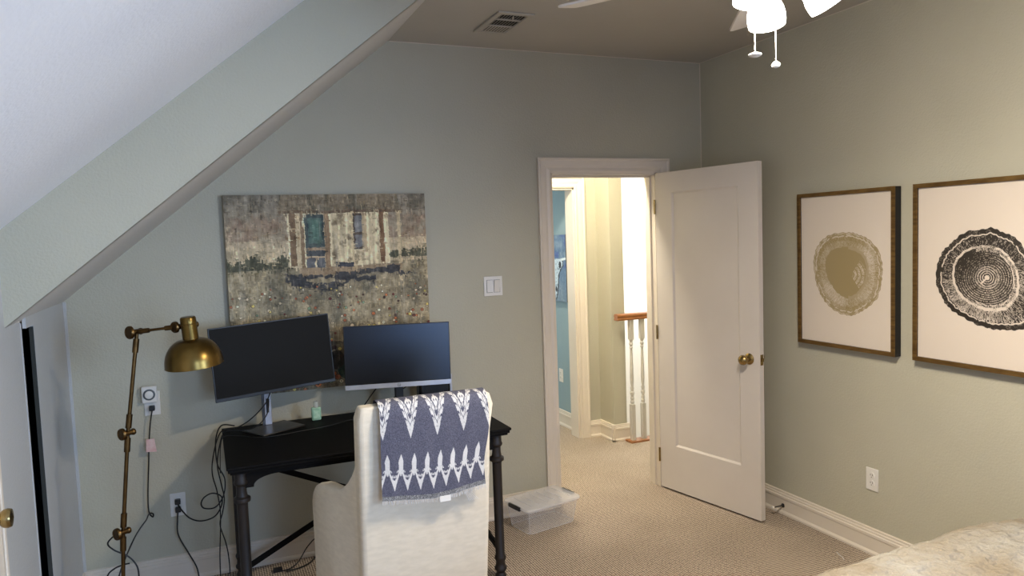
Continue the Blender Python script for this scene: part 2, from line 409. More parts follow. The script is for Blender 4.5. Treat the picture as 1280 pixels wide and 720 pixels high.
k = MB(); k.box(DW - .0005, DW + .0015, .006, .029, .90, .96); k.box(DW, DW + .01, .011, .024, .92, .94); k.xf(DM); obj('latch_plate', k, M['knob_brass'], door)
for hz in (.22, 1.02, 1.82):
    k = MB(); k.lathe([(.007, -.045), (.007, .045)], c=(-.004, -.003, hz), seg=10); k.xf(DM); obj('hinge', k, M['knob_brass'], door, smooth=True)

# small door in the knee wall by the frame's left edge
kd = MB(); kd.box(XK2, XK2 + .028, -2.12, -1.44, .01, 1.60)
d2 = struct('door_2', kd, M['door'], bevel=.002)
cs = MB()
for a in ((-1.435, -1.33, 0, 1.69), (-2.225, -2.125, 0, 1.69), (-2.125, -1.435, 1.605, 1.69)):
    cs.box(XK2, XK2 + .018, a[0], a[1], a[2], a[3])
cs.box(XK2 + .018, XK2 + .026, -1.352, -1.33, 0, 1.69)
struct('trim_eaves_door', cs, M['trim'], bevel=.003)
KL = Matrix.Translation((XK2 + .028, -1.515, .913)) @ Matrix.Rotation(PI / 2, 4, 'Y')
k = MB(); k.lathe([(.001, 0), (.03, 0), (.03, .004), (.012, .01), (.011, .022), (.02, .028), (.026, .036), (.028, .046), (.025, .055), (.001, .06)], mtx=KL, cap=False)
obj('door_knob', k, M['knob_brass'], d2, smooth=True)

# ------------------------------------------------------------------ STAIR RAIL
r = MB(); prof = [(-.028, 0), (.028, 0), (.03, .014), (.024, .02), (.03, .03), (.028, .045), (.014, .053), (-.014, .053), (-.028, .045), (-.03, .03), (-.024, .02), (-.03, .014)]
r.prism([(.98 + a, .978 + b) for a, b in prof], 'x', -.09, 1.5)
rail = thing('handrail', 'oak stair handrail over white balusters seen through the doorway', 'handrail', (.6, .98, .978))
obj('rail', r, M['oak'], rail, bevel=.003)
k = MB(); k.box(.0, 1.6, .93, 1.03, -.02, .012); tag(obj('floor_nosing', k, M['oak'], bevel=.004), 'oak nosing strip on the landing edge under the balusters', 'floor strip')
for i, bx_ in enumerate([.045, .145]):
    b = MB(); c = (bx_, .98)
    b.box(c[0] - .017, c[0] + .017, c[1] - .017, c[1] + .017, .012, .30)
    b.box(c[0] - .017, c[0] + .017, c[1] - .017, c[1] + .017, .82, .978)
    b.lathe([(.015, .30), (.011, .305), (.016, .315), (.016, .325), (.010, .335), (.015, .345), (.015, .355), (.010, .365), (.018, .39), (.018, .40), (.011, .41), (.016, .43), (.011, .445), (.014, .47), (.0155, .52), (.013, .62), (.010, .73), (.009, .745), (.014, .752), (.014, .76), (.009, .768), (.016, .78), (.016, .79), (.010, .80), (.015, .812), (.015, .82)], c=(c[0], c[1], 0), seg=16, cap=False)
    o = obj('baluster', b, M['baluster'], smooth=True)
    tag(o, ['white turned baluster beside the hall wall end', 'white turned baluster half hidden by the doorway jamb'][i] if i < 2 else 'white turned baluster hidden behind the open door', 'baluster', 'balusters under the oak handrail')

# ------------------------------------------------------------------ WALL ART
def poly_radius(th, pts, c, hx, hz):
    P = np.array(pts, float); X = (P[:, 0] - c[0]) / hx; Z = -(P[:, 1] - c[1]) / hz
    a = np.arctan2(Z, X); r = np.hypot(X, Z); o = np.argsort(a); a = a[o]; r = r[o]
    return np.interp(th, np.concatenate([a - 2 * PI, a, a + 2 * PI]), np.concatenate([r, r, r]))
GO = [(350, 65), (450, 90), (510, 130), (560, 190), (585, 300), (580, 390), (545, 530), (470, 600), (390, 655), (330, 660), (260, 640), (190, 590), (130, 500), (100, 400), (88, 320), (100, 200), (140, 130), (210, 80), (280, 68)]
GI = [(300, 172), (400, 178), (460, 215), (490, 290), (480, 400), (440, 480), (370, 538), (300, 520), (230, 450), (190, 370), (185, 260), (220, 200)]
BO = [(270, 75), (330, 72), (390, 58), (440, 80), (500, 108), (560, 180), (600, 250), (650, 330), (660, 430), (635, 560), (590, 630), (520, 655), (430, 662), (340, 650), (250, 610), (150, 545), (100, 450), (78, 390), (90, 290), (115, 210), (170, 150), (230, 95)]
BI = [(340, 172), (430, 185), (500, 260), (530, 360), (520, 460), (470, 530), (400, 545), (300, 520), (210, 440), (185, 350), (200, 260), (260, 195)]
def ring_art(w, h, nx, ny, cx, cz, rx, rz, kind, seed):
    u = np.linspace(-w / 2, w / 2, nx)[None, :] * np.ones((ny, 1)); v = np.linspace(h / 2, -h / 2, ny)[:, None] * np.ones((1, nx))
    X = (u - cx) / rx; Z = (v - cz) / rz
    th = np.arctan2(Z, X); r_ = np.hypot(X, Z); rg = np.random.default_rng(seed)
    if kind == 'gold': eo = poly_radius(th, GO, (338, 362), 250, 298); ei = poly_radius(th, GI, (338, 362), 250, 298); px_, pz_ = .13, -.02
    else: eo = poly_radius(th, BO, (370, 362), 292, 303); ei = poly_radius(th, BI, (370, 362), 292, 303); px_, pz_ = .01, .02
    bump = .018 * np.abs(np.sin(th * 11 + 2 * np.sin(th * 3))) + .008 * np.sin(th * 41 + 3 * np.sin(5 * th))
    q = r_ / (eo * .985 + bump); qi = r_ / (ei + .006 * np.sin(23 * th))
    ni = vnoise(ny, nx, 30, 24, 3, seed + 1); fine = rg.random((ny, nx)); n5 = vnoise(ny, nx, 5, 4, 3, seed + 7)
    na = 900; g = rg.random((60, na)); ai = ((th + PI) / (2 * PI) * na).astype(int) % na; ri = np.clip((r_ * 48).astype(int), 0, 59)
    streak = .55 * g[ri // 3, ai] + .45 * g[ri, (ai * 7) % na]
    rp = np.hypot(X - px_, Z - pz_)
    paper = lin([214, 202, 186]); a = np.zeros((ny, nx))
    if kind == 'gold':
        ink = lin([146, 128, 84])
        ann = (q < .90) & (qi > 1)
        a = np.where(ann, np.clip(.66 + (streak - .5) * 1.0 + (n5 - .5) * .9, .15, 1), a)
        a = np.where((q >= .80) & (q < .90), np.clip(a + .22, 0, 1), a)
        a = np.where((q >= .90) & (q < .925), np.where(ni > .36, .25, .9), a)
        a = np.where((q >= .925) & (q < .965), np.where(ni > .62, .5, .92), a)
        a = np.where((q >= .965) & (q < .98), np.where(ni > .45, .35, .9), a)
        a = np.where((q >= .98) & (q < 1), .9, a)
        wedge = (np.abs(np.arctan2(Z - pz_, X - px_)) < .95) & (rp > .05)
        core = np.where(wedge & (streak > .52) & (np.sin(rp * 60) > -.5) & (rp < .42), .2, .96)
        a = np.where(qi <= 1, core, a)
        a = np.where((qi <= 1) & (qi > .90) & (X > .05), .78, a)
    else:
        ink = lin([40, 33, 24])
        d = np.clip(.5 + .5 * np.cos(th + 2.0) + (n5 - .5) * 1.2, 0, 1)     # lower left is more speckled
        a = np.ones((ny, nx))
        a = np.where((q < .86) & (qi > 1) & (streak > .80 - .30 * d), .22, a)
        w1 = np.abs(qi - 1.0); a = np.where((w1 < .035 + .03 * np.clip(-Z, 0, 1)) & (ni + .5 * fine > .52), .05, a)
        a = np.where((np.abs(qi - .87) < .018) & (X > -.2) & (ni > .44), .05, a)
        a = np.where((qi > .87) & (qi < .97) & (streak > .56) & (X > -.2), .15, a)
        ins = (qi < .93)
        a = np.where(ins & (np.sin(rp * 150 + ni * 3) > .25) & (rp < .17 + .09 * fine) & (fine > .18), .08, a)
        a = np.where(ins & (rp >= .18) & (np.sin(rp * 150) > .0) & (streak > .62 + .5 * np.clip(.15 - X, 0, 1) * np.clip(Z + .35, 0, 1) * 1.4 - .12 * d), .15, a)
        a = np.where((rp < .035), .0, a)
        a = np.where((np.abs((X + .06) * .5 - (Z + .06) * .45) < .012) & (rp < .16) & (X < .02), .05, a)
        a = np.where((q > .877) & (q < .902) & (ni > .30), .02, a)
        a = np.where((q > .82) & (q <= .875) & (streak > .58) & (np.abs(th + 1.0) < 1.3), .1, a)
        a = np.where(q >= .905, np.where((fine > .90) & (ni > .55), .4, 1), a)
    a = np.where(q < 1, a, 0)[..., None]
    return np.ones((ny, nx, 3)) * paper * (1 - a) + ink * a

def framed(name, y0, y1, zb, zt, label, kind, cy, cz, rx, rz, nx, ny, seed):
    root = thing(name, label, 'framed art', (-.005, (y0 + y1) / 2, zb), 'framed prints on the right wall')
    fw = .020; xf0, xf1 = -.046, -.002
    m = MB()
    def ring(xa, xb, mat, ins=0):
        m.box(xa, xb, y1 + ins, y0 - ins, zt - fw, zt - ins, mat); m.box(xa, xb, y1 + ins, y0 - ins, zb + ins, zb + fw, mat)
        m.box(xa, xb, y1 + ins, y1 + fw, zb + fw, zt - fw, mat); m.box(xa, xb, y0 - fw, y0 - ins, zb + fw, zt - fw, mat)
    ring(xf0, -.040, 0); ring(-.040, xf1, 1, .0005)
    obj('frame', m, [M['gold_frame'], M['black_edge']], root)
    m = MB(); m.box(-.030, -.004, y1 + .004, y0 - .004, zb + .004, zt - .004); obj('backing', m, M['black_edge'], root)
    w = abs(y1 - y0) - 2 * fw; h = zt - zb - 2 * fw
    yc, zc = (y0 + y1) / 2, (zb + zt) / 2
    # viewed from -x: right in the picture is -y
    rgb = ring_art(w, h, nx, ny, -(cy - yc), cz - zc, rx, rz, kind, seed)
    yy = yc - np.linspace(-w / 2, w / 2, nx); zz = zc + np.linspace(h / 2, -h / 2, ny)
    pos = np.zeros((ny, nx, 3)); pos[..., 0] = -.0345; pos[..., 1] = yy[None, :]; pos[..., 2] = zz[:, None]
    grid_mesh('print', nx, ny, pos, rgb, M['print'], root)
    return root
framed('framed_print', -.881, -1.492, 1.031, 1.838, 'gold tree-ring print in a thin gold frame nearest the open door', 'gold', -1.203, 1.416, .217, .211, 330, 430, 3)
framed('framed_print', -1.588, -2.199, 1.031, 1.838, 'black tree-ring print in a thin gold frame cut by the right picture edge', 'black', -1.925, 1.421, .232, .212, 400, 520, 5)

# -- farmhouse painting
def farmhouse(nx, ny):
    u = np.linspace(0, 1, nx)[None, :] * np.ones((ny, 1)); v = np.linspace(0, 1, ny)[:, None] * np.ones((1, nx))
    n1 = vnoise(ny, nx, 9, 14, 4, 21); n2 = vnoise(ny, nx, 14, 60, 3, 22); n3 = vnoise(ny, nx, 50, 40, 2, 23); nv = vnoise(ny, nx, 5, 90, 2, 24); n4 = vnoise(ny, nx, 26, 26, 3, 25)
    wob = (n1 - .5) * .012
    U = u + (n3 - .5) * .008; V = v + wob
    img = np.zeros((ny, nx, 3))
    def C(c): return np.array(c, float)
    def mix(mask, c, a=1.0):
        a = (mask * a)[..., None]; img[:] = img * (1 - a) + C(c) * a
    # sky
    s = np.clip(V / .36, 0, 1)[..., None]
    img[:] = C([124, 122, 118]) * (1 - s) + C([170, 160, 140]) * s
    mix(((V > .11) & (V < .25)) * np.clip((n4 - .35) * 3, 0, 1), [140, 120, 108], .8)
    mix((V > .23) * (V < .36) * np.clip((n4 - .3) * 3, 0, 1), [196, 186, 164], .8)
    mix((V < .09) * np.clip((n1 - .4) * 4, 0, 1), [92, 90, 82], .8)
    # meadow
    mix((V > .355) * 1., [134, 128, 110]); 
    mix((V > .355) * np.clip((n4 - .42) * 5, 0, 1), [168, 160, 138], .8)
    mix((V > .36) * np.clip((n1 - .5) * 5, 0, 1), [98, 98, 88], .8)
    mix((V > .7) * np.clip((n4 - .35) * 4, 0, 1), [84, 76, 64], .7)
    # hedges
    hl = .335 + .02 * np.sin(u * 40) + (n3 - .5) * .05
    mix((((u < .31) & (V > hl - .015 + .03 * (u - .1) * 0) & (V < .375)) | ((u > .76) & (V > .30 + (n3 - .5) * .03) & (V < .335))) * 1., [72, 78, 66], .9)
    # house
    roof = (V < .088) & (U > .245 + .25 * (.088 - V)) & (U < .875 - .3 * (.088 - V))
    mix(roof * 1., [126, 118, 104]); mix(roof * np.clip((n4 - .5) * 6, 0, 1), [92, 90, 78], .8)
    mix(((abs(V - .088) < .007) & (U > .25) & (U < .88)) * 1., [104, 88, 72])
    body = (V > .095) & (V < .37) & (U > .29) & (U < .80)
    mix(body * 1., [190, 182, 158]); mix(body * np.clip((nv - .45) * 5, 0, 1), [220, 214, 190], .8); mix(body * np.clip((n4 - .62) * 6, 0, 1), [112, 100, 82], .8)
    def rect(a, b, c, d, col, al=1): mix(((U > a) & (U < b) & (V > c) & (V < d)) * 1., col, al)
    rect(.30, .33, .095, .36, [118, 98, 78]); rect(.335, .35, .095, .38, [182, 170, 146]); rect(.352, .37, .09, .39, [130, 112, 92])
    rect(.374, .468, .10, .27, [70, 86, 92]); rect(.39, .455, .12, .25, [88, 124, 122], .75); rect(.41, .44, .13, .23, [96, 142, 136], .5)
    rect(.374, .47, .27, .285, [150, 132, 112]); rect(.376, .468, .285, .315, [66, 74, 84]); rect(.372, .47, .315, .322, [176, 160, 136])
    rect(.376, .418, .322, .392, [88, 94, 108]); rect(.426, .468, .322, .392, [80, 88, 102]); rect(.47, .495, .095, .395, [138, 118, 96])
    rect(.605, .615, .09, .44, [196, 184, 156]); rect(.615, .678, .10, .285, [88, 80, 74]); rect(.623, .67, .112, .198, [122, 128, 140]); rect(.623, .67, .212, .275, [112, 118, 132]); rect(.66, .685, .1, .3, [178, 164, 138])
    rect(.75, .775, .095, .36, [122, 94, 70]); rect(.845, .862, .09, .46, [190, 180, 154])
    rect(.34, .86, .372, .41, [146, 130, 110]); rect(.52, .61, .352, .375, [58, 64, 80]); 
    # dark blue foundation daubs
    for (a, b, c, d) in ((.27, .37, .405, .445), (.30, .40, .44, .465), (.37, .56, .455, .475), (.42, .52, .47, .495), (.51, .62, .40, .44), (.62, .80, .39, .415), (.60, .72, .43, .45), (.78, .85, .375, .42), (.84, .92, .41, .43), (.36, .50, .41, .425), (.56, .58, .42, .46)):
        mix(((U + (n4 - .5) * .03 > a) & (U + (n4 - .5) * .03 < b) & (V + (n3 - .5) * .02 > c) & (V + (n3 - .5) * .02 < d)) * 1., [54, 58, 68], .92)
    # palette-knife daubs: each copies a nearby tone, shifted
    rg = np.random.default_rng(77)
    for i in range(11000):
        y = rg.integers(0, ny); x = rg.integers(0, nx)
        keep = .09 < y / ny < .45 and .29 < x / nx < .87
        j = 2 if keep else 9
        if keep and rg.random() < .55: continue
        sy = min(max(y + rg.integers(-j, j + 1), 0), ny - 1); sx = min(max(x + rg.integers(-j, j + 1), 0), nx - 1)
        c = img[sy, sx] * (1 + rg.normal() * .12) + rg.normal() * 5 + np.array([3, 1, -3.])
        if rg.random() < .6: hh, ww = rg.integers(3, 11), rg.integers(1, 4)
        else: hh, ww = rg.integers(1, 3), rg.integers(3, 9)
        img[y:y + hh, x:x + ww] = img[y:y + hh, x:x + ww] * .25 + c * .75
    img[:] = img * .8 + img.mean(axis=2, keepdims=True) * .2
    # flowers
    rg = np.random.default_rng(5); pal = [[206, 198, 180], [222, 216, 206], [150, 92, 66], [186, 120, 84], [70, 50, 48], [120, 150, 130], [200, 190, 120], [96, 44, 44], [180, 174, 158]]
    for i in range(330):
        fv = .47 + .53 * rg.random() ** .85; fu = rg.random(); s_ = (.004 + .013 * (fv - .45)) * (0.7 + .7 * rg.random()); c = pal[rg.integers(0, len(pal))]
        x0, x1 = int((fu - s_ * 2) * nx), int((fu + s_ * 2) * nx) + 2; y0, y1 = int((fv - s_ * 2) * ny), int((fv + s_ * 2) * ny) + 2
        x0 = max(x0, 0); y0 = max(y0, 0)
        if x1 <= x0 or y1 <= y0: continue
        du = u[y0:y1, x0:x1] - fu; dv = v[y0:y1, x0:x1] - fv; d = np.hypot(du, dv * 1.1) / s_
        sub = img[y0:y1, x0:x1]; sub[d < 1.25] = C([76, 70, 62]); sub[d < .95] = C(c)
        if i % 3 == 0: sub[d < .35] = C([60, 56, 50])
    # teal / amber shapes low between the monitors
    for (fu, fv, s_, c) in ((.60, .84, .035, [60, 92, 84]), (.58, .80, .03, [150, 120, 70]), (.55, .9, .05, [40, 62, 58]), (.66, .93, .05, [36, 34, 32]), (.5, .86, .04, [58, 52, 46])):
        mix((np.hypot(U - fu, (V - fv) * .8) < s_) * 1., c, .85)
    # palette-knife streaks
    k_ = ((n2 - .5) * 34 + (n3 - .5) * 46 + (nv - .5) * 22 + (RNG.random((ny, nx)) - .5) * 14)[..., None]
    drip = ((vnoise(ny, nx, 3, 120, 1, 29) > .80) & (n4 > .45))[..., None]
    img = np.where(drip, img * .75 + 45, img)
    img = np.clip(((img - 110) * 1.12 + 116 + k_) * np.array([1.05, 1.0, .90]), 8, 240)
    return lin(img)
root = thing('canvas_painting', 'unframed farmhouse and meadow canvas hanging behind the monitors', 'painting', (-2.41, -.02, .90))
px0, px1, pz0, pz1 = -2.928, -1.892, .90, 1.918
m = MB(); m.box(px0, px1, -.036, -.003, pz0, pz1); obj('canvas_frame', m, M['canvas_edge'], root)
nx, ny = 420, 410
pos = np.zeros((ny, nx, 3)); pos[..., 0] = np.linspace(px0, px1, nx)[None, :]; pos[..., 1] = -.0385; pos[..., 2] = np.linspace(pz1, pz0, ny)[:, None]
grid_mesh('painted_canvas', nx, ny, pos, farmhouse(nx, ny), M['paint'], root)

# -- steer skull painting in the blue room
def skull(nx, ny):
    u = np.linspace(0, 1, nx)[None, :] * np.ones((ny, 1)); v = np.linspace(0, 1, ny)[:, None] * np.ones((1, nx))
    n1 = vnoise(ny, nx, 6, 5, 4, 31); n3 = vnoise(ny, nx, 40, 40, 2, 33)
    img = np.ones((ny, nx, 3)) * np.array([96, 122, 150.])
    def mix(mask, c, a=1.0):
        a = (mask * a)[..., None]; img[:] = img * (1 - a) + np.array(c, float) * a
    mix(np.clip((n1 - .5) * 5, 0, 1), [130, 150, 168], .8); mix(np.clip((.42 - n1) * 6, 0, 1) * (v < .5), [70, 90, 150], .8); mix(np.clip((v - .6) * 3, 0, 1), [120, 138, 150], .6)
    mix(((abs(u - .42) < .1) & (abs(v - .26) < .06)) * 1., [120, 116, 96], .6)
    c = .55 ; du = abs(u - c) + (n3 - .5) * .03
    w = np.interp(v, [.36, .40, .46, .52, .60, .75, .85, .97], [.30, .34, .33, .24, .17, .14, .12, .05])
    head = (du < w) & (v > .36) & (v < .97); line = (abs(du - w) < .02) & (v > .36) & (v < .98)
    mix(head * 1., [196, 212, 222]); mix(line * 1., [40, 48, 60])
    mix(head * np.clip((n3 - .62) * 8, 0, 1), [110, 126, 140], .9)
    mix((np.hypot((du - .22) / 1.1, v - .45) < .05) * 1., [40, 46, 56]); mix((np.hypot(du - .06, (v - .82) * .8) < .035) * 1., [44, 50, 60])
    hv = .37 - .12 * np.clip(du - .3, 0, 1); mix(((abs(v - hv) < .018) & (du > .25)) * 1., [210, 222, 228])
    return lin(np.clip(img + (n3[..., None] - .5) * 30, 5, 250))
root = thing('canvas_painting', 'steer skull canvas on the blue room wall beyond the doorways', 'painting', (-.21, 1.78, 1.09))
sy0, sy1, sz0, sz1 = 2.02, 1.53, 1.095, 1.665
m = MB(); m.box(-.228, -.202, sy1, sy0, sz0, sz1); obj('canvas_frame', m, M['canvas_edge'], root)
nx, ny = 110, 130
pos = np.zeros((ny, nx, 3)); pos[..., 0] = -.230; pos[..., 1] = np.linspace(sy0, sy1, nx)[None, :]; pos[..., 2] = np.linspace(sz1, sz0, ny)[:, None]
grid_mesh('painted_canvas', nx, ny, pos, skull(nx, ny), M['paint'], root)

# ------------------------------------------------------------------ OUTLETS AND SWITCH
def plate_xz(root, x, z, w=.071, h=.116, kind='outlet', y=0):
    m = MB(); m.box(x - w / 2, x + w / 2, y - .006, y - .0005, z - h / 2, z + h / 2); obj('cover_plate', m, M['outlet'], root, bevel=.002)
def sockets(root, T, z, skip=()):
    """T maps local (right, out, up) to world"""
    for i, dz in enumerate((.02, -.02)):
        m = MB(); m.lathe([(.017, 0), (.017, .003)], mtx=T @ Matrix.Translation((0, .006, dz)) @ Matrix.Rotation(-PI / 2, 4, 'X'), seg=20)
        s_ = obj('socket', m, M['outlet'], root, smooth=True)
        if i in skip: continue
        k = MB(); k.box(-.0075, -.005, .009, .0096, dz + 0, dz + .009); k.box(.005, .0075, .009, .0096, dz, dz + .009); k.box(-.002, .002, .009, .0096, dz - .009, dz - .005); k.xf(T)
        obj('socket_slot', k, M['slot'], s_)
# right wall outlet
root = thing('wall_outlet', 'white duplex outlet low on the right wall above the baseboard', 'outlet', (0, -1.331, .327))
m = MB(); m.box(-.006, -.0005, -1.331 - .036, -1.331 + .036, .327, .441); obj('cover_plate', m, M['outlet'], root, bevel=.002)
sockets(root, Matrix.Translation((0, -1.331, .384)) @ Matrix.Rotation(PI / 2, 4, 'Z'), 0)
TB = lambda x, z: Matrix.Translation((x, 0, z)) @ Matrix.Rotation(PI, 4, 'Z')
def plug(root_name, pts, label, plugpos, r=.0035, extra=None):
    rt = thing(root_name, label, 'cord', pts[0])
    m = MB(); m.tube(pts, r, 8, smooth=8); obj('cable', m, M['cable'], rt, smooth=True)
    if plugpos:
        k = MB(); x, z = plugpos; k.box(x - .013, x + .013, -.04, -.0092, z - .012, z + .012); obj('plug', k, M['plastic_black'], rt, bevel=.004)
    return rt
root = thing('wall_outlet', 'white duplex outlet with two black plugs left of the desk', 'outlet', (-3.222, 0, .331))
plate_xz(root, -3.222, .389); sockets(root, TB(-3.222, .389), 0, (0, 1))
root = thing('wall_outlet', 'white outlet below the plug-in timer behind the floor lamp', 'outlet', (-3.306, 0, .853))
plate_xz(root, -3.306, .911, h=.118); sockets(root, TB(-3.306, .911), 0, (0, 1))
# timer
root = thing('plug_in_timer', 'white plug-in timer with a round dial on the upper outlet', 'timer', (-3.315, -.02, .915))
m = MB(); m.box(-3.349, -3.281, -.034, -.0096, .918, 1.0); obj('housing', m, M['outlet'], root, bevel=.006)
TL = Matrix.Translation((-3.315, -.034, .960)) @ Matrix.Rotation(PI / 2, 4, 'X')
m = MB(); m.lathe([(.027, 0), (.027, .004), (.020, .006)], mtx=TL, seg=28); dl_ = obj('dial_ring', m, M['dial_grey'], root, smooth=True)
m = MB(); m.lathe([(.0185, .005), (.0185, .010), (.015, .012)], mtx=TL, seg=28); obj('dial', m, M['outlet'], dl_, smooth=True)
# switch
root = thing('light_switch', 'white double rocker light switch left of the doorway', 'light switch', (-1.491, 0, 1.324))
m = MB(); m.box(-1.549, -1.434, -.006, -.0005, 1.324, 1.438); obj('cover_plate', m, M['outlet'], root, bevel=.002)
for sx, a in ((-1.514, .0), (-1.469, .16)):
    m = MB(); m.box(-.0175, .0175, -.003, .004, -.035, .035)
    m.xf(Matrix.Translation((sx, -.0085, 1.381)) @ Matrix.Rotation(a if a else -.05, 4, 'X')); rk = obj('rocker', m, M['outlet'], root, bevel=.001)
    m = MB()
    for q in ((-.019, -.0175, -.037, .037), (.0175, .019, -.037, .037), (-.019, .019, .0355, .037), (-.019, .019, -.037, -.0355)):
        m.box(sx + q[0], sx + q[1], -.0068, -.006, 1.381 + q[2], 1.381 + q[3])
    obj('rocker_gap', m, M['dial_grey'], rk)
# outlet in blue room
root = thing('wall_outlet', 'white outlet on the blue room wall seen through both doorways', 'outlet', (-.2, 1.72, .40))
m = MB(); m.box(-.206, -.2005, 1.70, 1.77, .38, .495); obj('cover_plate', m, M['outlet'], root, bevel=.002)
sockets(root, Matrix.Translation((-.2, 1.735, .4375)) @ Matrix.Rotation(PI / 2, 4, 'Z'), 0)

# ------------------------------------------------------------------ CEILING VENT
root = thing('ceiling_vent', 'rectangular slatted air vent in the ceiling', 'vent', (-1.575, -.485, H))
vx0, vx1, vy0, vy1 = -1.67, -1.478, -.667, -.305
m = MB(); z_ = H - .010
m.box(vx0, vx1, vy0, vy0 + .03, z_, H); m.box(vx0, vx1, vy1 - .03, vy1, z_, H); m.box(vx0, vx0 + .028, vy0 + .03, vy1 - .03, z_, H); m.box(vx1 - .028, vx1, vy0 + .03, vy1 - .03, z_, H)
for yy in (-.552, -.445): m.box(vx0 + .028, vx1 - .028, yy - .008, yy + .008, z_ + .001, H)
obj('frame', m, M['vent'], root, bevel=.003)
m = MB(); m.box(vx0 + .02, vx1 - .02, vy0 + .02, vy1 - .02, H - .003, H - .0005); obj('backing', m, M['vent_dark'], root)
for sec, (ya, yb, ang) in enumerate(((vy0 + .03, -.56, .2), (-.544, -.453, .5), (-.437, vy1 - .03, -.9))):
    m = MB(); n = 9
    for i in range(n):
        x = vx0 + .034 + (vx1 - vx0 - .068) * i / (n - 1); hw_ = .0035 if sec < 2 else .0075
        m.add([(x - hw_, ya, H - .009), (x - hw_, yb, H - .009), (x + hw_, yb, H - .006), (x + hw_, ya, H - .006)], [(0, 1, 2, 3)])
    obj('louver', m, M['vent'], root)
m = MB(); m.tube([(-1.575, -.62, H - .008), (-1.575, -.61, H - .022)], .004, 8); obj('lever', m, M['vent'], root)

# ------------------------------------------------------------------ CEILING FAN
FX, FY = -1.514, -2.348
root = thing('ceiling_fan', 'white ceiling fan with lit glass shades and two pull chains', 'ceiling fan', (FX, FY, 2.1))
m = MB(); m.lathe([(.065, H), (.06, H - .03), (.03, H - .055), (.013, H - .06), (.013, 2.56)], c=(FX, FY, 0), cap=False); obj('mounting_rod', m, M['fan_white'], root, smooth=True)
m = MB(); m.lathe([(.02, 2.57), (.07, 2.56), (.11, 2.53), (.12, 2.48), (.115, 2.45), (.08, 2.425), (.05, 2.41), (.05, 2.40)], c=(FX, FY, 0), seg=32); obj('motor_housing', m, M['fan_white'], root, smooth=True)
BA = [math.radians(a) for a in (57, 124, 198, 270, -18)]
for a in BA:
    bl_ = MB(); pts = [(.20, .050), (.30, .060), (.55, .066), (.668, .068), (.680, .058), (.683, .0)]
    out = [(x, y) for x, y in pts] + [(x, -y) for x, y in reversed(pts[:-1])]
    bl_.prism(out, 'z', -.004, .004)
    X = Matrix.Translation((FX, FY, 2.408)) @ Matrix.Rotation(a, 4, 'Z') @ Matrix.Rotation(math.radians(-13), 4, 'X')
    bl_.xf(X); b_ = obj('blade', bl_, M['fan_white'], root, bevel=.002)
    k = MB(); k.prism([(.07, .018), (.16, .012), (.21, .035), (.27, .03), (.28, 0), (.27, -.03), (.21, -.035), (.16, -.012), (.07, -.018)], 'z', -.009, -.0045); k.xf(X); obj('blade_bracket', k, M['fan_white'], b_)
m = MB(); m.lathe([(.05, 2.41), (.055, 2.40), (.06, 2.38), (.05, 2.35), (.03, 2.335), (.012, 2.325), (.008, 2.31)], c=(FX, FY, 0)); obj('light_fitter', m, M['fan_white'], root, smooth=True)
SHADES = [(84, -8, .88), (-8, 36, .88), (172, 10, .80), (-98, 36, .88)]
SHP = [(.020, 0), (.026, -.008), (.030, -.02), (.046, -.045), (.056, -.07), (.060, -.09), (.060, -.110), (.058, -.125)]
for (ad, tilt, sc) in SHADES:
    a = math.radians(ad); d = Vector((math.cos(a), math.sin(a), 0))
    p = Vector((FX, FY, 2.375 if tilt > 8 else 2.352)) + d * .085
    m = MB(); m.tube([Vector((FX, FY, 2.375)) + d * .03, Vector((FX, FY, 2.385)) + d * .06, p + Vector((0, 0, -.01))], .008, 8, smooth=4)
    m_ = Matrix.Translation(p) @ Matrix.Rotation(a, 4, 'Z') @ Matrix.Rotation(-math.radians(tilt), 4, 'Y')
    m.lathe([(.014, .012), (.022, .006), (.024, -.01), (.02, -.012)], mtx=m_, seg=20)
    ar = obj('light_arm', m, M['fan_white'], root, smooth=True)
    k = MB(); prof = [(r_ * sc, z * sc) for r_, z in SHP]
    k.lathe(prof + [(r_ - .003, z) for r_, z in reversed(prof)], mtx=m_, seg=32, cap=False)
    obj('glass_shade', k, M['shade'], ar, smooth=True)
    k = MB(); k.lathe([(.004, -.03), (.02, -.045), (.027, -.065), (.024, -.085), (.006, -.096)], mtx=m_, seg=16); obj('bulb', k, M['shade'], ar, smooth=True)
for (cx, cy, zb, kn) in ((-1.586, -2.318, 2.148, 0), (-1.534, -2.342, 2.119, 1)):
    m = MB()
    z = 2.33; 
    while z > zb + .006:
        m.lathe([(.0003, -.0018), (.0017, 0), (.0003, .0018)], c=(cx, cy, z), seg=6, cap=False); z -= .0042
    m.tube([(cx, cy, 2.34), (cx, cy, zb)], .0006, 5)
    ch = obj('pull_chain', m, M['chain'], root)
    k = MB()
    if kn == 0: k.lathe([(.003, .006), (.013, .003), (.0185, -.001), (.017, -.004), (.009, -.007), (.002, -.008)], c=(cx, cy, zb), seg=24, mtx=None)
    else: k.lathe([(.003, .008), (.009, .004), (.013, -.002), (.011, -.007), (.004, -.010)], c=(cx, cy, zb), seg=6)
    obj('pull_knob', k, M['chain'], ch, smooth=(kn == 0))

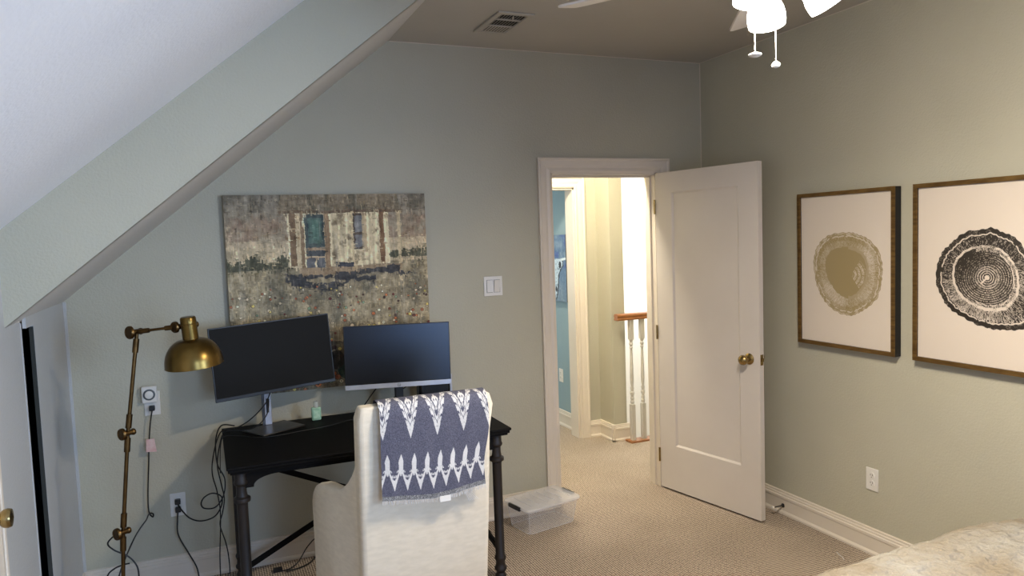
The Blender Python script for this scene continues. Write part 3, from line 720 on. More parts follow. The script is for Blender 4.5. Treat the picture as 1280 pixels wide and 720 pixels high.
# ------------------------------------------------------------------ DESK
DZ = .76
root = thing('writing_desk', 'black wooden desk on turned legs along the back wall', 'desk', (-2.37, -.43, 0))
X0, X1, Y0, Y1 = -3.0, -1.735, -.80, -.075
m = MB(); m.box(X0, X1, Y0, Y1, DZ - .012, DZ); m.box(X0 + .006, X1 - .006, Y0 + .006, Y1, DZ - .026, DZ - .012); m.box(X0 + .014, X1 - .014, Y0 + .014, Y1, DZ - .036, DZ - .026)
obj('desktop', m, M['black_wood'], root, bevel=.003)
lx = (-2.945, -1.795); ly = (-.745, -.13)
def apron_poly(a, b):
    n = 10; top = DZ - .036; lo = .70
    pts = [(a, top), (b, top), (b, .655)]
    pts.append((b - .05, .655))
    for i in range(n + 1): t_ = i / n * PI / 2; pts.append((b - .05 - .10 * (1 - math.cos(t_)), .660 + (.70 - .660) * math.sin(t_)))
    for i in range(n + 1): t_ = PI / 2 - i / n * PI / 2; pts.append((a + .05 + .10 * (1 - math.cos(t_)), .660 + (.70 - .660) * math.sin(t_)))
    pts.append((a + .05, .655))
    pts.append((a, .655)); return pts
for yy in (ly[0] - .005, ly[1]):
    m = MB(); m.prism(apron_poly(lx[0], lx[1]), 'y', yy - .009, yy + .009); obj('apron', m, M['black_wood'], root, bevel=.002)
for xx in lx:
    m = MB(); m.prism(apron_poly(ly[0], ly[1]), 'x', xx - .009, xx + .009); obj('side_apron', m, M['black_wood'], root, bevel=.002)
legp = [(.018, 0), (.026, .004), (.028, .03), (.02, .045), (.024, .055), (.030, .062), (.030, .072), (.024, .08), (.022, .10), (.028, .115), (.028, .125), (.0225, .135), (.0225, .585), (.024, .592), (.034, .598), (.035, .606), (.034, .614), (.024, .62), (.021, .64), (.021, .665), (.028, .672), (.03, .68), (.026, .69), (.026, .724)]
for xx in lx:
    for yy in ly:
        m = MB(); m.lathe(legp, c=(xx, yy, 0), seg=24); obj('leg', m, M['brown_metal'], root, smooth=True)
for (a, b) in (((-2.945, .05), (-1.795, .62)), ((-2.945, .62), (-1.795, .10))):
    m = MB(); v = Vector((b[0] - a[0], 0, b[1] - a[1])).normalized(); n_ = Vector((-v.z, 0, v.x)) * .014
    A = Vector((a[0], 0, a[1])); B = Vector((b[0], 0, b[1])); yy = -.15 if a[1] < .3 else -.135
    q = [A - n_, B - n_, B + n_, A + n_]
    m.prism([(p.x, p.z) for p in q], 'y', yy - .006, yy + .006); obj('cross_brace', m, M['black_wood'], root, bevel=.002)
for xx in lx:
    m = MB(); m.prism([(ly[0], .135), (ly[1], .26), (ly[1], .29), (ly[0], .165)], 'x', xx - .007, xx + .007); obj('side_brace', m, M['black_wood'], root, bevel=.002)

# ------------------------------------------------------------------ MONITORS
def pose(cx, cy, cz, a, t_, ro): return Matrix.Translation((cx, cy, cz)) @ Matrix.Rotation(a, 4, 'Z') @ Matrix.Rotation(t_, 4, 'X') @ Matrix.Rotation(ro, 4, 'Y')
PL = pose(-2.742, -.235, 1.121, .204, -.068, -.038)
W_, H_ = .585, .350
root = thing('monitor', 'left monitor, tilted black screen on a silver stand', 'monitor', (-2.76, -.17, DZ))
m = MB(); m.box(-W_ / 2, W_ / 2, 0, .010, -H_ / 2, H_ / 2); m.box(-W_ / 2 + .03, W_ / 2 - .03, .010, .032, -H_ / 2 + .03, H_ / 2 - .05); m.xf(PL); obj('housing', m, M['plastic_black'], root, bevel=.002)
m = MB(); m.box(-W_ / 2 + .005, W_ / 2 - .005, -.0012, .0, -H_ / 2 + .016, H_ / 2 - .005); m.xf(PL); obj('screen', m, M['screen_left'], root)
m = MB(); m.box(-2.798, -2.762, -.150, -.120, DZ + .006, 1.10); st_ = obj('stand_column', m, M['silver'], root, bevel=.004)
m = MB(); m.box(-2.788, -2.776, -.152, -.149, .83, .90); obj('cable_slot', m, M['plastic_black'], st_)
m = MB(); m.box(-2.808, -2.799, -.155, -.115, DZ + .006, 1.10); obj('column_side', m, M['grey_metal'], st_)
m = MB(); m.tube([(-2.78, -.135, 1.10), (-2.765, -.19, 1.12)], .022, 12); obj('tilt_joint', m, M['grey_metal'], root, smooth=True)
m = MB(); m.prism([(-2.91, -.20), (-2.70, -.085), (-2.615, -.245), (-2.82, -.355)], 'z', DZ + .0008, DZ + .008); obj('stand_base', m, M['grey_metal'], root, bevel=.002)

PR = pose(-2.141, -.286, 1.074, -.18, -.038, .009)
W_, H_ = .54, .325
root = thing('monitor', 'right monitor, glossy dark screen with a silver bottom bezel', 'monitor', (-2.11, -.2, DZ))
m = MB(); m.box(-W_ / 2, W_ / 2, 0, .012, -H_ / 2, H_ / 2); m.xf(PR); hs = obj('housing', m, M['plastic_black'], root, bevel=.0015)
m = MB(); m.box(-W_ / 2 + .001, W_ / 2, .012, .022, -H_ / 2 + .02, H_ / 2 - .004); m.xf(PR); obj('back_cover', m, M['silver'], root, bevel=.003)
m = MB(); m.box(-W_ / 2 + .004, W_ / 2 - .004, -.0012, 0, -H_ / 2 + .026, H_ / 2 - .004); m.xf(PR); obj('screen', m, M['screen_right'], root)
m = MB(); m.box(-W_ / 2, W_ / 2, -.003, .0, -H_ / 2, -H_ / 2 + .024); m.xf(PR); bz = obj('bottom_bezel', m, M['silver'], root, bevel=.001)
LG = PR @ Matrix.Translation((.0, -.0032, -H_ / 2 + .012)) @ Matrix.Rotation(PI / 2, 4, 'X')
m = MB(); m.lathe([(.0088, 0), (.0088, .0006), (.0074, .0006), (.0074, 0)], mtx=LG, seg=28, cap=False)
lgo = obj('round_emblem', m, M['dial_grey'], bz)
cu = bpy.data.curves.new('emblem_text', 'FONT'); cu.body = 'hp'; cu.size = .0125; cu.align_x = 'CENTER'; cu.align_y = 'CENTER'; cu.extrude = .0002; cu.shear = .2
tmp = bpy.data.objects.new('emblem_text', cu); COL.objects.link(tmp); bpy.context.view_layer.update()
tm = bpy.data.meshes.new_from_object(tmp.evaluated_get(bpy.context.evaluated_depsgraph_get()))
bpy.data.objects.remove(tmp)
m = MB(); m.add([LG @ (v.co + Vector((0, 0, .0003))) for v in tm.vertices], [tuple(p.vertices) for p in tm.polygons]); obj('emblem_letters', m, M['dial_grey'], bz)
m = MB(); m.box(-2.148, -2.105, -.225, -.20, DZ + .008, 1.08); obj('stand_column', m, M['plastic_black'], root, bevel=.003)
m = MB(); m.tube([(-2.127, -.215, 1.07), (-2.132, -.262, 1.07)], .025, 12); obj('tilt_joint', m, M['plastic_black'], root, smooth=True)
m = MB(); m.box(-2.25, -2.025, -.33, -.15, DZ + .0008, DZ + .009); obj('stand_base', m, M['plastic_black'], root, bevel=.004)

# dark device behind the right monitor
root = thing('desk_device', 'dark glossy device standing behind the right monitor', 'device', (-1.92, -.17, DZ))
m = MB(); m.box(-2.01, -1.835, -.20, -.12, DZ + .0008, .925); obj('body', m, M['screen_right'], root, bevel=.018, seg=4)
m = MB(); m.box(-1.842, -1.829, -.205, -.115, DZ + .0008, .935); obj('side_panel', m, M['silver'], root, bevel=.003)

# hand sanitizer bottle
bx_, by_ = -2.548, -.155
root = thing('gel_bottle', 'small clear bottle of green gel on the desk', 'bottle', (bx_, by_, DZ))
m = MB(); m.prism([(-.024, -.013), (.024, -.013), (.024, .013), (-.024, .013)], 'z', DZ + .001, DZ + .070); m.xf(Matrix.Translation((bx_, by_, 0))); obj('bottle_body', m, M['green_gel'], root, bevel=.008, seg=3)
m = MB(); m.box(bx_ - .016, bx_ + .016, by_ - .0145, by_ - .0132, DZ + .014, DZ + .056); obj('paper_label', m, M['paper'], root)
m = MB(); m.lathe([(.013, .068), (.013, .074), (.012, .076), (.012, .097), (.011, .099)], c=(bx_, by_, DZ), seg=20); obj('cap', m, M['cap'], root, smooth=True)

# ------------------------------------------------------------------ CHAIR
root = thing('slipcovered_chair', 'cream linen slipcovered armchair pulled up to the desk', 'chair', (-2.3, -1.0, 0))
def loft(mb, rings):
    n = len(rings[0]); v = [p for r_ in rings for p in r_]; f = []
    for i in range(len(rings) - 1):
        for k_ in range(n):
            a = i * n + k_; b = i * n + (k_ + 1) % n; f.append((a, b, b + n, a + n))
    f.append(tuple(range(n - 1, -1, -1))); o = (len(rings) - 1) * n; f.append(tuple(o + k_ for k_ in range(n)))
    mb.add(v, f)
# backrest slab, raked; rear face from y=-1.16 (floor) to y=-1.36 (top)
zs = [0.004, .15, .35, .55, .75, .92, 1.02, 1.066]
rings = []
for i, z in enumerate(zs):
    t_ = z / 1.066; yr = -1.175 - .185 * t_ - .008 * math.sin(PI * t_); th_ = .115 - .03 * t_
    xl = -2.545 - .016 * t_; xr = -2.032 - .012 * t_ + .012 * (t_ > .95)
    if z > 1.05: yr += .012; th_ -= .024; xl += .012; xr -= .012
    rings.append([(xl, yr + .012, z), (xl + .012, yr, z), (xr - .012, yr, z), (xr, yr + .012, z), (xr, yr + th_, z), (xl, yr + th_, z)])
m = MB(); loft(m, rings); obj('backrest', m, M['linen'], root, bevel=.010, seg=3)
# arms / side panels (flared outward to the front)
def side(sx):
    prof = [(-1.343, 1.035), (-1.32, 1.02), (-1.30, .96), (-1.275, .885), (-1.26, .835), (-1.22, .778), (-1.18, .741), (-1.14, .716), (-1.10, .699), (-1.06, .690), (-1.02, .685), (-.98, .683), (-.94, .681), (-.90, .674), (-.87, .660), (-.85, .640), (-.835, .60)]
    rings = []
    for y, z in prof:
        f_ = max(0, (y + 1.30) / .465)
        fl_ = .123 * f_ if sx < 0 else .03 * f_
        xo = (-2.548 - fl_) if sx < 0 else (-2.043 + fl_ - .012 * (1 - f_))
        xi = xo + .07 * (-sx)
        Y = lambda zz: y + .175 * (1 - zz / 1.0) * max(0, 1 - f_ * 1.6)
        c = .016 * (-sx)
        rings.append([(xo, Y(.004), .004), (xo, Y(z * .5), z * .5), (xo, Y(z), z - .02), (xo + c * .35, Y(z), z - .006), (xo + c, Y(z), z), (xi - c, Y(z), z), (xi - c * .35, Y(z), z - .006), (xi, Y(z), z - .02), (xi, Y(z * .5), z * .5), (xi, Y(.004), .004)])
    m = MB(); loft(m, rings); return m
obj('armrest', side(-1), M['linen'], root, smooth=True)
obj('armrest', side(1), M['linen'], root, smooth=True)
m = MB(); m.box(-2.52, -2.10, -1.20, -.86, .30, .47); obj('seat', m, M['linen'], root, bevel=.03, seg=4)
m = MB(); m.box(-2.585, -2.095, -.885, -.865, .004, .34); obj('skirt', m, M['linen'], root, bevel=.006)

# ------------------------------------------------------------------ THROW over the chair back
def throw_rgb(u, v):
    """u 0..1 across, v 0..1 from chair top to lower hem (v<0 goes over the top to the front)"""
    ny, nx = u.shape
    navy = np.array([82, 82, 96.]); white = np.array([208, 205, 200.])
    mask = np.zeros((ny, nx), bool)
    uc0 = .265; sp = .245
    # upper big triangles
    hgt = .405
    k_ = np.round((u - uc0) / sp); du = np.abs(u - uc0 - k_ * sp) / .115; vv = (v + .02) / (hgt + .02)
    t = (1 - vv) - du
    inside = (t > 0) & (v < hgt)
    def lane(t0, tw, ph, n_):
        w_ = np.mod(vv * n_ + ph, 1); return inside & (np.abs(t - t0) / tw + np.abs(w_ - .5) / .62 < 1)
    outer = (inside & (t > .03) & (t < .12) & (np.mod(vv * 5, 1) < .72)) | lane(.19, .085, 0, 5) | lane(.34, .075, .5, 5)
    du2 = du
    cen = inside & ((du2 / .34 + np.abs(vv - .27) / .27) < 1) & ~(np.abs(np.abs(du2 - .09) / .07 + np.abs(np.mod(vv * 6.5, 1) - .5) / .4) < .8)
    tip = inside & (vv > .74) & ~((np.abs(vv - .80) < .02) & (du < .05))
    gap = lane(.50, .06, 0, 5)
    mask |= (outer | cen | tip) & ~gap
    # lower row
    sp2 = .1235; k2 = np.round((u - .055) / sp2); d2 = np.abs(u - .055 - k2 * sp2)
    hexa = (v > .545) & (v < .76) & (d2 < np.interp(v, [.545, .60, .62, .70, .76], [0, .018, .022, .020, .004]))
    zig = np.interp(d2, [0, .0617], [.70, .90])           # upper edge of navy mountains
    zt = np.interp(d2, [0, .0617], [.66, .80])
    steps = .02 * np.sign(np.sin(v * 130))
    chev = (v < zig) & (v > zt + steps * 1.2 - .01) & (d2 > .012) & (v > .66)
    notch = (np.mod(d2 * 70 + v * 14, 1) < .32) & (v < zig - .06)
    low = (v > .80) & (v < .905) & (np.abs(d2 - .0617) < .018 * (1 - abs(v - .84) / .07))
    mask |= hexa | (chev & ~notch) | low
    n = RNG.random((ny, nx)); weave = (n - .5) * 46 + 5 * np.sin(np.arange(nx) * 1.9)[None, :]
    img = np.where(mask[..., None], white, navy) + weave[..., None] * np.where(mask[..., None], .45, 1)
    hem = (v > .955); img = np.where(hem[..., None], 92 + weave[..., None] * 2 + 30 * n[..., None] * 1.2, img)
    return lin(np.clip(img, 5, 240))
root = thing('throw_blanket', 'navy and white ikat throw draped over the chair back', 'blanket', (-2.29, -1.36, .70))
nx, ny = 300, 300
path = [(-1.250, .93), (-1.262, 1.00), (-1.276, 1.050), (-1.292, 1.073), (-1.325, 1.079), (-1.358, 1.073), (-1.374, 1.050), (-1.376, 1.02), (-1.370, .96), (-1.362, .90), (-1.354, .84), (-1.346, .78), (-1.337, .70)]
pp = np.array([tuple(p) for p in catmull([Vector((a, b, 0)) for a, b in path], 12)])[:, :2]
sl = np.concatenate([[0], np.cumsum(np.hypot(*np.diff(pp, axis=0).T))]); s = np.linspace(0, sl[-1], ny)
yy = np.interp(s, sl, pp[:, 0]); zz = np.interp(s, sl, pp[:, 1])
stop = sl[np.argmax(pp[:, 1])]
U = np.linspace(0, 1, nx)[None, :] * np.ones((ny, 1)); S = s[:, None] * np.ones((1, nx))
Vv = (S - stop - .01) / (sl[-1] - stop - .01)
rgb = throw_rgb(U, Vv)
wv = .5 * vnoise(ny, nx, 3, 5, 2, 9) + .5 * vnoise(ny, nx, 1, 9, 1, 10)
amp = np.clip(Vv, 0, 1) ** .7
dn = (wv - .35) * .022 * amp + .003
lx0 = -2.487 + .004 * amp; lx1 = -2.060 - .020 * amp + .006 * np.sin(S * 22)
hemz = .020 * np.sin(U * 5.0 + 2.2) * np.clip(Vv, 0, 1)
pos = np.zeros((ny, nx, 3)); pos[..., 0] = lx0 + (lx1 - lx0) * U
pos[..., 1] = yy[:, None] - np.where(S > stop, dn, -.003 * np.ones_like(dn)) ; pos[..., 2] = zz[:, None] + hemz * .6 + .003 * (1 - amp)
grid_mesh('woven_cloth', nx, ny, pos, rgb, M['weave'], root)
m = MB()
for i in range(110):
    u_ = (i + .5) / 110; k_ = int(u_ * (nx - 1)); p = pos[-1, k_]
    L_ = .010 + .006 * random.random()
    a = (p[0], p[1], p[2] + .002); b = (p[0] + random.uniform(-.003, .003), p[1] - .002, p[2] - L_)
    m.tube([a, b], .0010, 4)
for i in range(6):
    p = pos[-1, int((.78 + .012 * i) * (nx - 1))]; m.tube([(p[0], p[1] + .003, p[2]), (p[0] + .012, p[1] - .001, p[2] - .022), (p[0] + .018 + .003 * i, p[1] - .002, p[2] - .045)], .0008, 4, smooth=3)
obj('fringe', m, M['white_thread'], root)
p = pos[-1, int(.60 * nx)]; m = MB(); m.box(p[0] - .024, p[0] + .018, p[1] - .004, p[1] - .002, p[2] - .020, p[2] + .002); obj('care_tag', m, M['outlet'], root)

# ------------------------------------------------------------------ FLOOR LAMP
root = thing('floor_lamp', 'jointed aged-brass floor lamp with a dome shade left of the desk', 'floor lamp', (-3.42, -.74, 0))
J = [Vector((-3.425, -.742, .012)), Vector((-3.394, -.723, .543)), Vector((-3.353, -.712, .937)), Vector((-3.297, -.705, 1.330))]
m = MB(); m.lathe([(.001, 0.001), (.125, .001), (.128, .006), (.12, .014), (.03, .02), (.014, .03), (.001, .03)], c=(J[0].x, J[0].y, 0), seg=40, cap=False); obj('base', m, M['dark_brass'], root, smooth=True)
for a, b in ((0, 1), (1, 2), (2, 3)):
    A, B = J[a], J[b]; d = (B - A).normalized()
    m = MB(); m.tube([A, B], .0075, 12)
    m.tube([B - d * .075, B - d * .02], .0115, 14); 
    if a: m.tube([A + d * .02, A + d * .075], .0115, 14)
    obj('pole', m, M['dark_brass'], root, smooth=True)
ax = Vector((-.80, -.60, 0)).normalized()
def joint(c, r_=.024, l=.03, back=.022):
    m = MB(); m.tube([c - ax * back, c + ax * l * .5], .011, 14)
    q = ax.to_track_quat('Z', 'Y').to_matrix().to_4x4()
    m.lathe([(.010, 0), (r_ * .8, .002), (r_, .006), (r_, .014), (r_ * .9, .018), (r_ * .75, .0185), (r_ * .7, .0165), (.001, .0165)], mtx=Matrix.Translation(c + ax * l * .45) @ q, seg=28, cap=False)
    m.lathe([(.012, -.006), (.014, 0), (.012, .006)], mtx=Matrix.Translation(c - ax * back) @ q, seg=20)
    return m
for c in (J[1], J[2]): obj('joint_knob', joint(c), M['dark_brass'], root, smooth=True)
obj('joint_knob', joint(J[3] + Vector((-.004, 0, .008)), .026), M['dark_brass'], root, smooth=True)
HC = Vector((-3.100, -.786, 1.30))
E_ = Vector((-3.150, -.765, 1.352)); A = J[3] + Vector((0, 0, .008)); d = (E_ - A).normalized()
m = MB(); m.tube([A, E_], .0055, 12); m.tube([A, A + d * .05], .010, 14); m.tube([E_ - d * .045, E_], .010, 14); obj('arm', m, M['dark_brass'], root, smooth=True)
obj('shade_joint', joint(Vector((-3.135, -.760, 1.352)), .023, .03, .07), M['dark_brass'], root, smooth=True)
SM = Matrix.Translation(HC) @ Matrix.Rotation(math.radians(-4), 4, 'Y') @ Matrix.Rotation(math.radians(3), 4, 'X')
m = MB(); prof = [(.112, -.106), (.1105, -.108), (.109, -.106)]
outer = [(.111, -.104)] + [(.028 + .082 * math.sin(t_), -.100 + .103 * math.cos(t_)) for t_ in [PI / 2 * (1 - i / 12) for i in range(13)]]
inner = [(r_ - .002, z - .002) for r_, z in reversed(outer)]
m.lathe(outer + inner, mtx=SM, seg=48, cap=False); sh = obj('lamp_shade', m, M['brass'], root, smooth=True)
m = MB(); m.lathe([(.001, -.02), (.030, -.02), (.030, .060), (.0315, .061), (.0315, .064), (.030, .065), (.030, .086), (.026, .092), (.001, .093)], mtx=SM, seg=32, cap=False); obj('socket_housing', m, M['brass'], sh, smooth=True)
m = MB(); m.lathe([(.012, -.03), (.028, -.05), (.03, -.07), (.02, -.092), (.002, -.098)], mtx=SM, seg=20); obj('bulb', m, M['outlet'], sh, smooth=True)
# lamp cord with pink tag
rt = plug('lamp_cord', [(-3.307, -.03, .880), (-3.318, -.04, .82), (-3.328, -.035, .74), (-3.338, -.03, .62), (-3.350, -.03, .48), (-3.352, -.03, .385), (-3.336, -.04, .358), (-3.333, -.045, .375), (-3.350, -.05, .380), (-3.356, -.15, .385), (-3.365, -.35, .42), (-3.375, -.52, .44), (-3.395, -.60, .413), (-3.423, -.61, .351), (-3.442, -.62, .28), (-3.455, -.63, .14), (-3.44, -.66, .03), (-3.418, -.70, .026)], 'black lamp cord with a pink tag hanging from the upper outlet', (-3.307, .891), .0032)
m = MB(); m.prism([(-3.340, .745), (-3.305, .745), (-3.298, .680), (-3.344, .684)], 'y', -.048, -.044); obj('pink_tag', m, M['pink'], rt)
rt = thing('extension_cord', 'black cord looping around the foot of the floor lamp', 'cord', (-3.45, -.70, 0))
m = MB(); m.tube([(-3.405, -.70, .535), (-3.43, -.68, .52), (-3.458, -.665, .486), (-3.436, -.66, .452), (-3.395, -.66, .423), (-3.368, -.66, .388), (-3.356, -.66, .345), (-3.362, -.66, .26), (-3.40, -.64, .12), (-3.48, -.62, .012), (-3.54, -.60, .008)], .0032, 8, smooth=8)
m.tube([(-3.385, -.68, .395), (-3.405, -.665, .388), (-3.442, -.66, .376), (-3.472, -.66, .342), (-3.50, -.68, .22), (-3.51, -.72, .10), (-3.50, -.78, .012), (-3.46, -.88, .008)], .0032, 8, smooth=8); obj('cable', m, M['cable'], rt, smooth=True)

# cords
plug('power_cord', [(-3.222, -.035, .400), (-3.205, -.06, .375), (-3.17, -.08, .335), (-3.12, -.09, .315), (-3.06, -.09, .325), (-3.025, -.09, .37), (-3.02, -.09, .42), (-3.06, -.09, .445), (-3.10, -.09, .43), (-3.115, -.09, .40), (-3.10, -.09, .375), (-3.05, -.08, .37), (-3.01, -.07, .42), (-3.00, -.06, .50), (-3.03, -.05, .58), (-3.03, -.05, .70), (-3.00, -.055, .77), (-2.94, -.10, .772)], 'black power cord looping from the low outlet up to the desk', (-3.222, .409))
plug('power_cord', [(-3.222, -.035, .372), (-3.228, -.045, .32), (-3.228, -.05, .25), (-3.19, -.06, .16), (-3.155, -.07, .08), (-3.14, -.10, .012), (-3.10, -.20, .008)], 'black power cord dropping from the low outlet to the floor', (-3.222, .369))
def free_cord(name, label, pts, r_=.003):
    m = MB(); m.tube(pts, r_, 8, smooth=8); return tag(obj(name, m, M['cable'], smooth=True), label, 'cord')
free_cord('monitor_cable', 'black cable from the left monitor over the desk edge, outermost', [(-2.765, -.17, .935), (-2.80, -.22, .885), (-2.87, -.22, .82), (-2.94, -.20, .782), (-2.995, -.16, .771), (-3.025, -.14, .72), (-3.05, -.12, .62), (-3.055, -.10, .54), (-3.04, -.10, .46), (-3.03, -.10, .36), (-3.035, -.10, .25), (-3.045, -.10, .12), (-3.045, -.12, .008), (-3.02, -.2, .006)])
free_cord('monitor_cable', 'black cable from the left monitor stand down behind the desk leg', [(-2.775, -.165, .90), (-2.79, -.22, .84), (-2.84, -.24, .79), (-2.90, -.22, .772), (-2.985, -.20, .771), (-3.015, -.18, .70), (-3.03, -.16, .60), (-3.018, -.14, .50), (-3.008, -.12, .42), (-3.02, -.12, .35), (-3.035, -.12, .29), (-3.015, -.12, .20), (-3.005, -.10, .12), (-3.003, -.08, .03), (-3.01, -.06, .008)])
free_cord('desk_cable', 'thin black cable lying along the front of the monitor base', [(-3.02, -.30, .60), (-3.012, -.28, .72), (-2.992, -.28, .768), (-2.92, -.30, .766), (-2.85, -.375, .766), (-2.76, -.385, .766), (-2.66, -.36, .766), (-2.50, -.32, .766), (-2.38, -.26, .766), (-2.25, -.36, .766)], .002)
free_cord('monitor_cable', 'black cable slanting down left of the right monitor stand', [(-2.20, -.235, .95), (-2.25, -.22, .90), (-2.30, -.20, .83), (-2.34, -.18, .775), (-2.36, -.12, .768)])
free_cord('monitor_cable', 'black cable slanting down right of the right monitor stand', [(-2.03, -.235, .95), (-2.07, -.20, .90), (-2.10, -.17, .87), (-2.15, -.13, .81), (-2.18, -.11, .768)])
free_cord('floor_cable', 'black cable coiled on the carpet under the desk', [(-2.80, -.13, .008), (-2.74, -.15, .008), (-2.68, -.14, .03), (-2.62, -.10, .09), (-2.56, -.07, .12), (-2.50, -.08, .11)])
m = MB(); m.tube([(-2.74, -.17, .008), (-2.66, -.15, .008), (-2.60, -.12, .02), (-2.55, -.10, .07), (-2.50, -.10, .08)], .004, 8, smooth=8); m.box(-2.80, -2.755, -.145, -.12, .002, .02)
tag(obj('power_cord', m, M['cable'], smooth=True), 'thick black cord with a plug on the carpet under the desk', 'cord')

# ------------------------------------------------------------------ CLEAR STORAGE BOX
root = thing('storage_box', 'clear plastic lidded storage box on the carpet by the doorway', 'storage box', (-1.30, -.20, 0))
BM = Matrix.Translation((-1.312, -.195, 0)) @ Matrix.Rotation(math.radians(12), 4, 'Z') @ Matrix.Diagonal((.96, .98, 1.04, 1))
def rring(w, d, z, r_=.03, n=5):
    o = []
    for cx, cy, a0 in ((w / 2 - r_, d / 2 - r_, 0), (-w / 2 + r_, d / 2 - r_, 90), (-w / 2 + r_, -d / 2 + r_, 180), (w / 2 - r_, -d / 2 + r_, 270)):
        for i in range(n): a = math.radians(a0 + 90 * i / (n - 1)); o.append((cx + r_ * math.cos(a), cy + r_ * math.sin(a), z))
    return o
def shell(levels, closed_bottom=True):
    m = MB(); n = len(levels[0]); v = [p for l in levels for p in l]; f = []
    for i in range(len(levels) - 1):
        for k_ in range(n): a = i * n + k_; b = i * n + (k_ + 1) % n; f.append((a, b, b + n, a + n))
    if closed_bottom: f.append(tuple(range(n)))
    m.add(v, f); return m
m = shell([rring(.335, .195, .002), rring(.345, .205, .012), rring(.375, .232, .135), rring(.392, .25, .137), rring(.392, .25, .128)]).xf(BM); obj('tub', m, M['clear'], root, smooth=True)
m = MB(); loft(m, [rring(.40, .258, .137), rring(.405, .262, .140), rring(.40, .258, .149), rring(.36, .225, .151)])
m.xf(BM); lid = obj('lid', m, M['clear_lid'], root, smooth=True)
m = MB()
for i in range(6):
    x = -.14 + i * .056; m.tube([(x, -.09, .152), (x - .006, 0, .154), (x, .09, .152)], .0028, 6, smooth=4)
m.xf(BM); obj('lid_ridge', m, M['clear_lid'], lid, smooth=True)
m = MB()
for w_, d_, z_ in ((.338, .198, .006), (.376, .234, .128)):
    q = [Vector(p) for p in rring(w_, d_, z_)]; m.tube(q + [q[0]], .0016, 6)
A_ = rring(.338, .198, .006); B_ = rring(.376, .234, .128)
for i in (2, 7, 12, 17): m.tube([A_[i], B_[i]], .0016, 6)
m.xf(BM); obj('tub_edge', m, M['clear_lid'], root, smooth=True)
for sx in (-1, 1):
    m = MB(); m.box(sx * .202 - .007, sx * .202 + .007, -.055, .055, .128, .150); m.xf(BM); obj('latch', m, M['plastic_black'] if sx < 0 else M['grey_metal'], root, bevel=.003, label='black latch handle' if sx < 0 else 'grey latch handle')

# ------------------------------------------------------------------ BED
root = thing('bed', 'bed under a wrinkled cream quilt at the lower right corner', 'bed', (-.85, -3.4, 0))
m = MB(); m.box(-1.40, -.24, -4.15, -2.42, .22, .50); obj('mattress', m, M['mattress'], root, bevel=.06, seg=4)
m = MB(); m.box(-1.38, -.26, -4.13, -2.45, .10, .22); obj('bed_frame', m, M['black_wood'], root, bevel=.01)
for xx in (-1.34, -.28):
    for yy in (-4.05, -2.54):
        m = MB(); m.box(xx - .03, xx + .03, yy - .03, yy + .03, 0, .10); obj('leg', m, M['black_wood'], root)
nx, ny = 150, 210
w2, l2 = 1.0, 1.35
uu = np.linspace(-1, 1, nx)[None, :] * np.ones((ny, 1)); vv = np.linspace(-1, 1, ny)[:, None] * np.ones((1, nx))
hw2, hl2 = .70, 1.0; drop = .30
Sx = uu * (hw2 + drop); Sy = vv * (hl2 + drop)
def fold(sv, hf, R=.12):
    a = np.abs(sv); out = np.where(a < hf - R, a, hf - R + R * np.sin(np.clip((a - (hf - R)) / R, 0, PI / 2)))
    dz = np.where(a < hf - R, 0, np.where(a < hf - R + R * PI / 2, R * (1 - np.cos(np.clip((a - (hf - R)) / R, 0, PI / 2))), R + (a - (hf - R + R * PI / 2))))
    return np.sign(sv) * out, dz
px_, dzx = fold(Sx, hw2, .15); py_, dzy = fold(Sy, hl2, .13)
nz = vnoise(ny, nx, 7, 6, 4, 41); nb = vnoise(ny, nx, 22, 16, 3, 42)
Z = .645 - np.maximum(dzx, dzy) * .99 - .25 * np.minimum(dzx, dzy) + (nz - .5) * .02 + (nb - .5) * .012 - .02 * (px_ / hw2) ** 2
Z = Z - .07 * np.clip((px_ - .12) / .5, 0, 1) ** 2 * (dzx < .05) - .07 * (dzx >= .05) * (px_ > 0)
nc = vnoise(ny, nx, 34, 22, 3, 43); Z = Z + (np.abs(nc - .5) * -2 + .5) * .016
pos = np.zeros((ny, nx, 3)); pos[..., 0] = -.82 + px_ + (nb - .5) * .01; pos[..., 1] = -3.275 + py_ + (nz - .5) * .02; pos[..., 2] = np.clip(Z, .12, 1)
o = grid_mesh('quilt', nx, ny, pos, np.ones((ny, nx, 3)), M['quilt'], root)

# ------------------------------------------------------------------ SMALL THINGS
root = thing('door_stop', 'small metal door stop on the right baseboard behind the door edge', 'door stop', (-.02, -.71, .05))
m = MB(); m.lathe([(.001, 0), (.012, 0), (.012, .003), (.004, .005), (.004, .07)], mtx=Matrix.Translation((-.0155, -.725, .052)) @ Matrix.Rotation(-PI / 2, 4, 'Y'), seg=12, cap=False); obj('rod', m, M['grey_metal'], root, smooth=True)
m = MB(); m.lathe([(.001, .07), (.008, .07), (.008, .082), (.001, .084)], mtx=Matrix.Translation((-.0155, -.725, .052)) @ Matrix.Rotation(-PI / 2, 4, 'Y'), seg=12, cap=False); obj('rubber_tip', m, M['outlet'], root, smooth=True)
m = MB(); m.tube([(-.151, -1.244, .003), (-.165, -1.275, .004), (-.172, -1.30, .003), (-.186, -1.322, .003)], .002, 6, smooth=4)
tag(obj('thread_scrap', m, M['white_thread'], smooth=True), 'short pale thread lying on the carpet near the bed', 'thread')
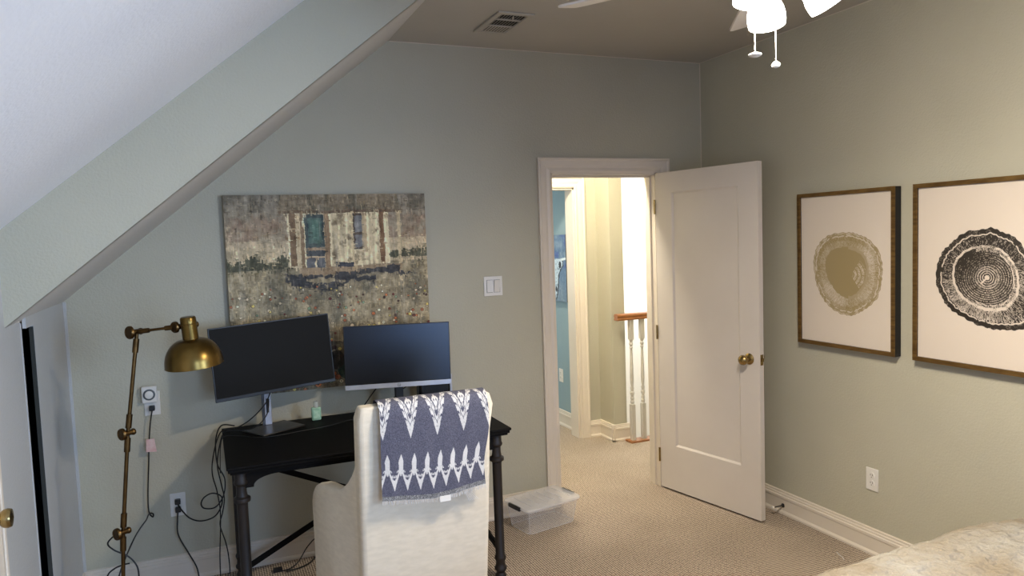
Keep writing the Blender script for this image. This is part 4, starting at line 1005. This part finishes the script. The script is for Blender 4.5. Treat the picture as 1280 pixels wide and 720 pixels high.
# black bag inside the slot
m = MB(); rr = []
for z, a, b in ((.006, .10, .13), (.1, .12, .15), (.35, .11, .15), (.6, .10, .14), (.74, .08, .12), (.80, .05, .09), (.83, .02, .04)):
    rr.append([(XK - .15 + (a * .85 + .006 * math.sin(3 * k_ + z * 20)) * math.cos(2 * PI * k_ / 16), -.42 + (b + .008 * math.cos(5 * k_ + z * 13)) * math.sin(2 * PI * k_ / 16), z) for k_ in range(16)])
loft(m, rr); tag(obj('cloth_bag', m, M['bag'], smooth=True), 'black bag standing inside the dark eaves opening', 'bag')

# ------------------------------------------------------------------ LIGHTS
def light(name, kind, loc, energy, color, rot=None, size=.1, size_y=None, target=None, spread=None):
    d = bpy.data.lights.new(name, kind); d.energy = energy; d.color = color
    if kind == 'AREA':
        d.size = size
        if size_y: d.shape = 'RECTANGLE'; d.size_y = size_y
        else: d.shape = 'DISK'
        if spread: d.spread = spread
    else: d.shadow_soft_size = size
    o = bpy.data.objects.new(name, d); COL.objects.link(o); o.location = loc
    if target is not None: o.rotation_euler = (Vector(target) - Vector(loc)).to_track_quat('-Z', 'Y').to_euler()
    return o
WARM = (1.0, .885, .745); BLUE = (.52, .72, 1.0)
for (ad, tilt, sc) in SHADES:
    a = math.radians(ad); d = Vector((math.cos(a), math.sin(a), 0)); ti = math.radians(tilt)
    p = Vector((FX, FY, 2.375 if tilt > 8 else 2.352)) + d * .085; dirv = (d * math.sin(ti) + Vector((0, 0, -math.cos(ti)))).normalized()
    q = p + dirv * .13
    light('fan_bulb', 'AREA', q, 19.5, WARM, size=.10, target=q + dirv)
light('rear_window_daylight', 'AREA', ((WX0 + WX1) / 2, YR - .04, (WZ0 + WZ1) / 2), 8, BLUE, size=WX1 - WX0 - .1, size_y=WZ1 - WZ0 - .1, target=(-3.7, 0, .4), spread=math.radians(60))
light('added_blue_fill', 'AREA', (-.03, -4.5, 1.5), 32, BLUE, size=1.2, size_y=1.0, target=(-3.5, -1.5, 1.5), spread=math.radians(75))  # added area light, tints the dormer slope and left wall blue
light('hall_ceiling_light', 'POINT', (-.95, .36, 2.62), 120, (1.0, .89, .72), size=.09)
light('stairwell_daylight', 'AREA', (1.5, 1.7, 1.5), 58, (1, .98, .95), size=1.0, size_y=1.6, target=(0.6, 2.3, .8))
light('blue_room_daylight', 'AREA', (-1.9, 3.0, 1.5), 26, (.75, .9, 1), size=1.0, size_y=1.3, target=(-.2, 2.0, 1.2))

w = bpy.data.worlds.new('World'); SC.world = w; w.use_nodes = True
w.node_tree.nodes['Background'].inputs[0].default_value = (.6, .75, 1, 1); w.node_tree.nodes['Background'].inputs[1].default_value = .3

# ------------------------------------------------------------------ CAMERA
yaw, pit, rol = .3981, -.0702, -.0348
cy_, sy_, cp, sp = math.cos(yaw), math.sin(yaw), math.cos(pit), math.sin(pit)
f = Vector((sy_ * cp, cy_ * cp, sp)); r = Vector((cy_, -sy_, 0)); u = r.cross(f)
R_ = math.cos(rol) * r + math.sin(rol) * u; U_ = -math.sin(rol) * r + math.cos(rol) * u
cam = bpy.data.cameras.new('Camera'); co = bpy.data.objects.new('Camera', cam); COL.objects.link(co)
mt = Matrix((R_, U_, -f)).transposed().to_4x4(); mt.translation = (-3.0417, -3.9718, 1.6655); co.matrix_world = mt
cam.lens = 918.06 / 1280 * 36; cam.sensor_width = 36; cam.clip_start = .05
SC.camera = co
SC.view_settings.view_transform = 'Standard'; SC.view_settings.look = 'None'; SC.view_settings.exposure = 0
SC.cycles.max_bounces = 8; SC.cycles.diffuse_bounces = 5; SC.cycles.transparent_max_bounces = 16
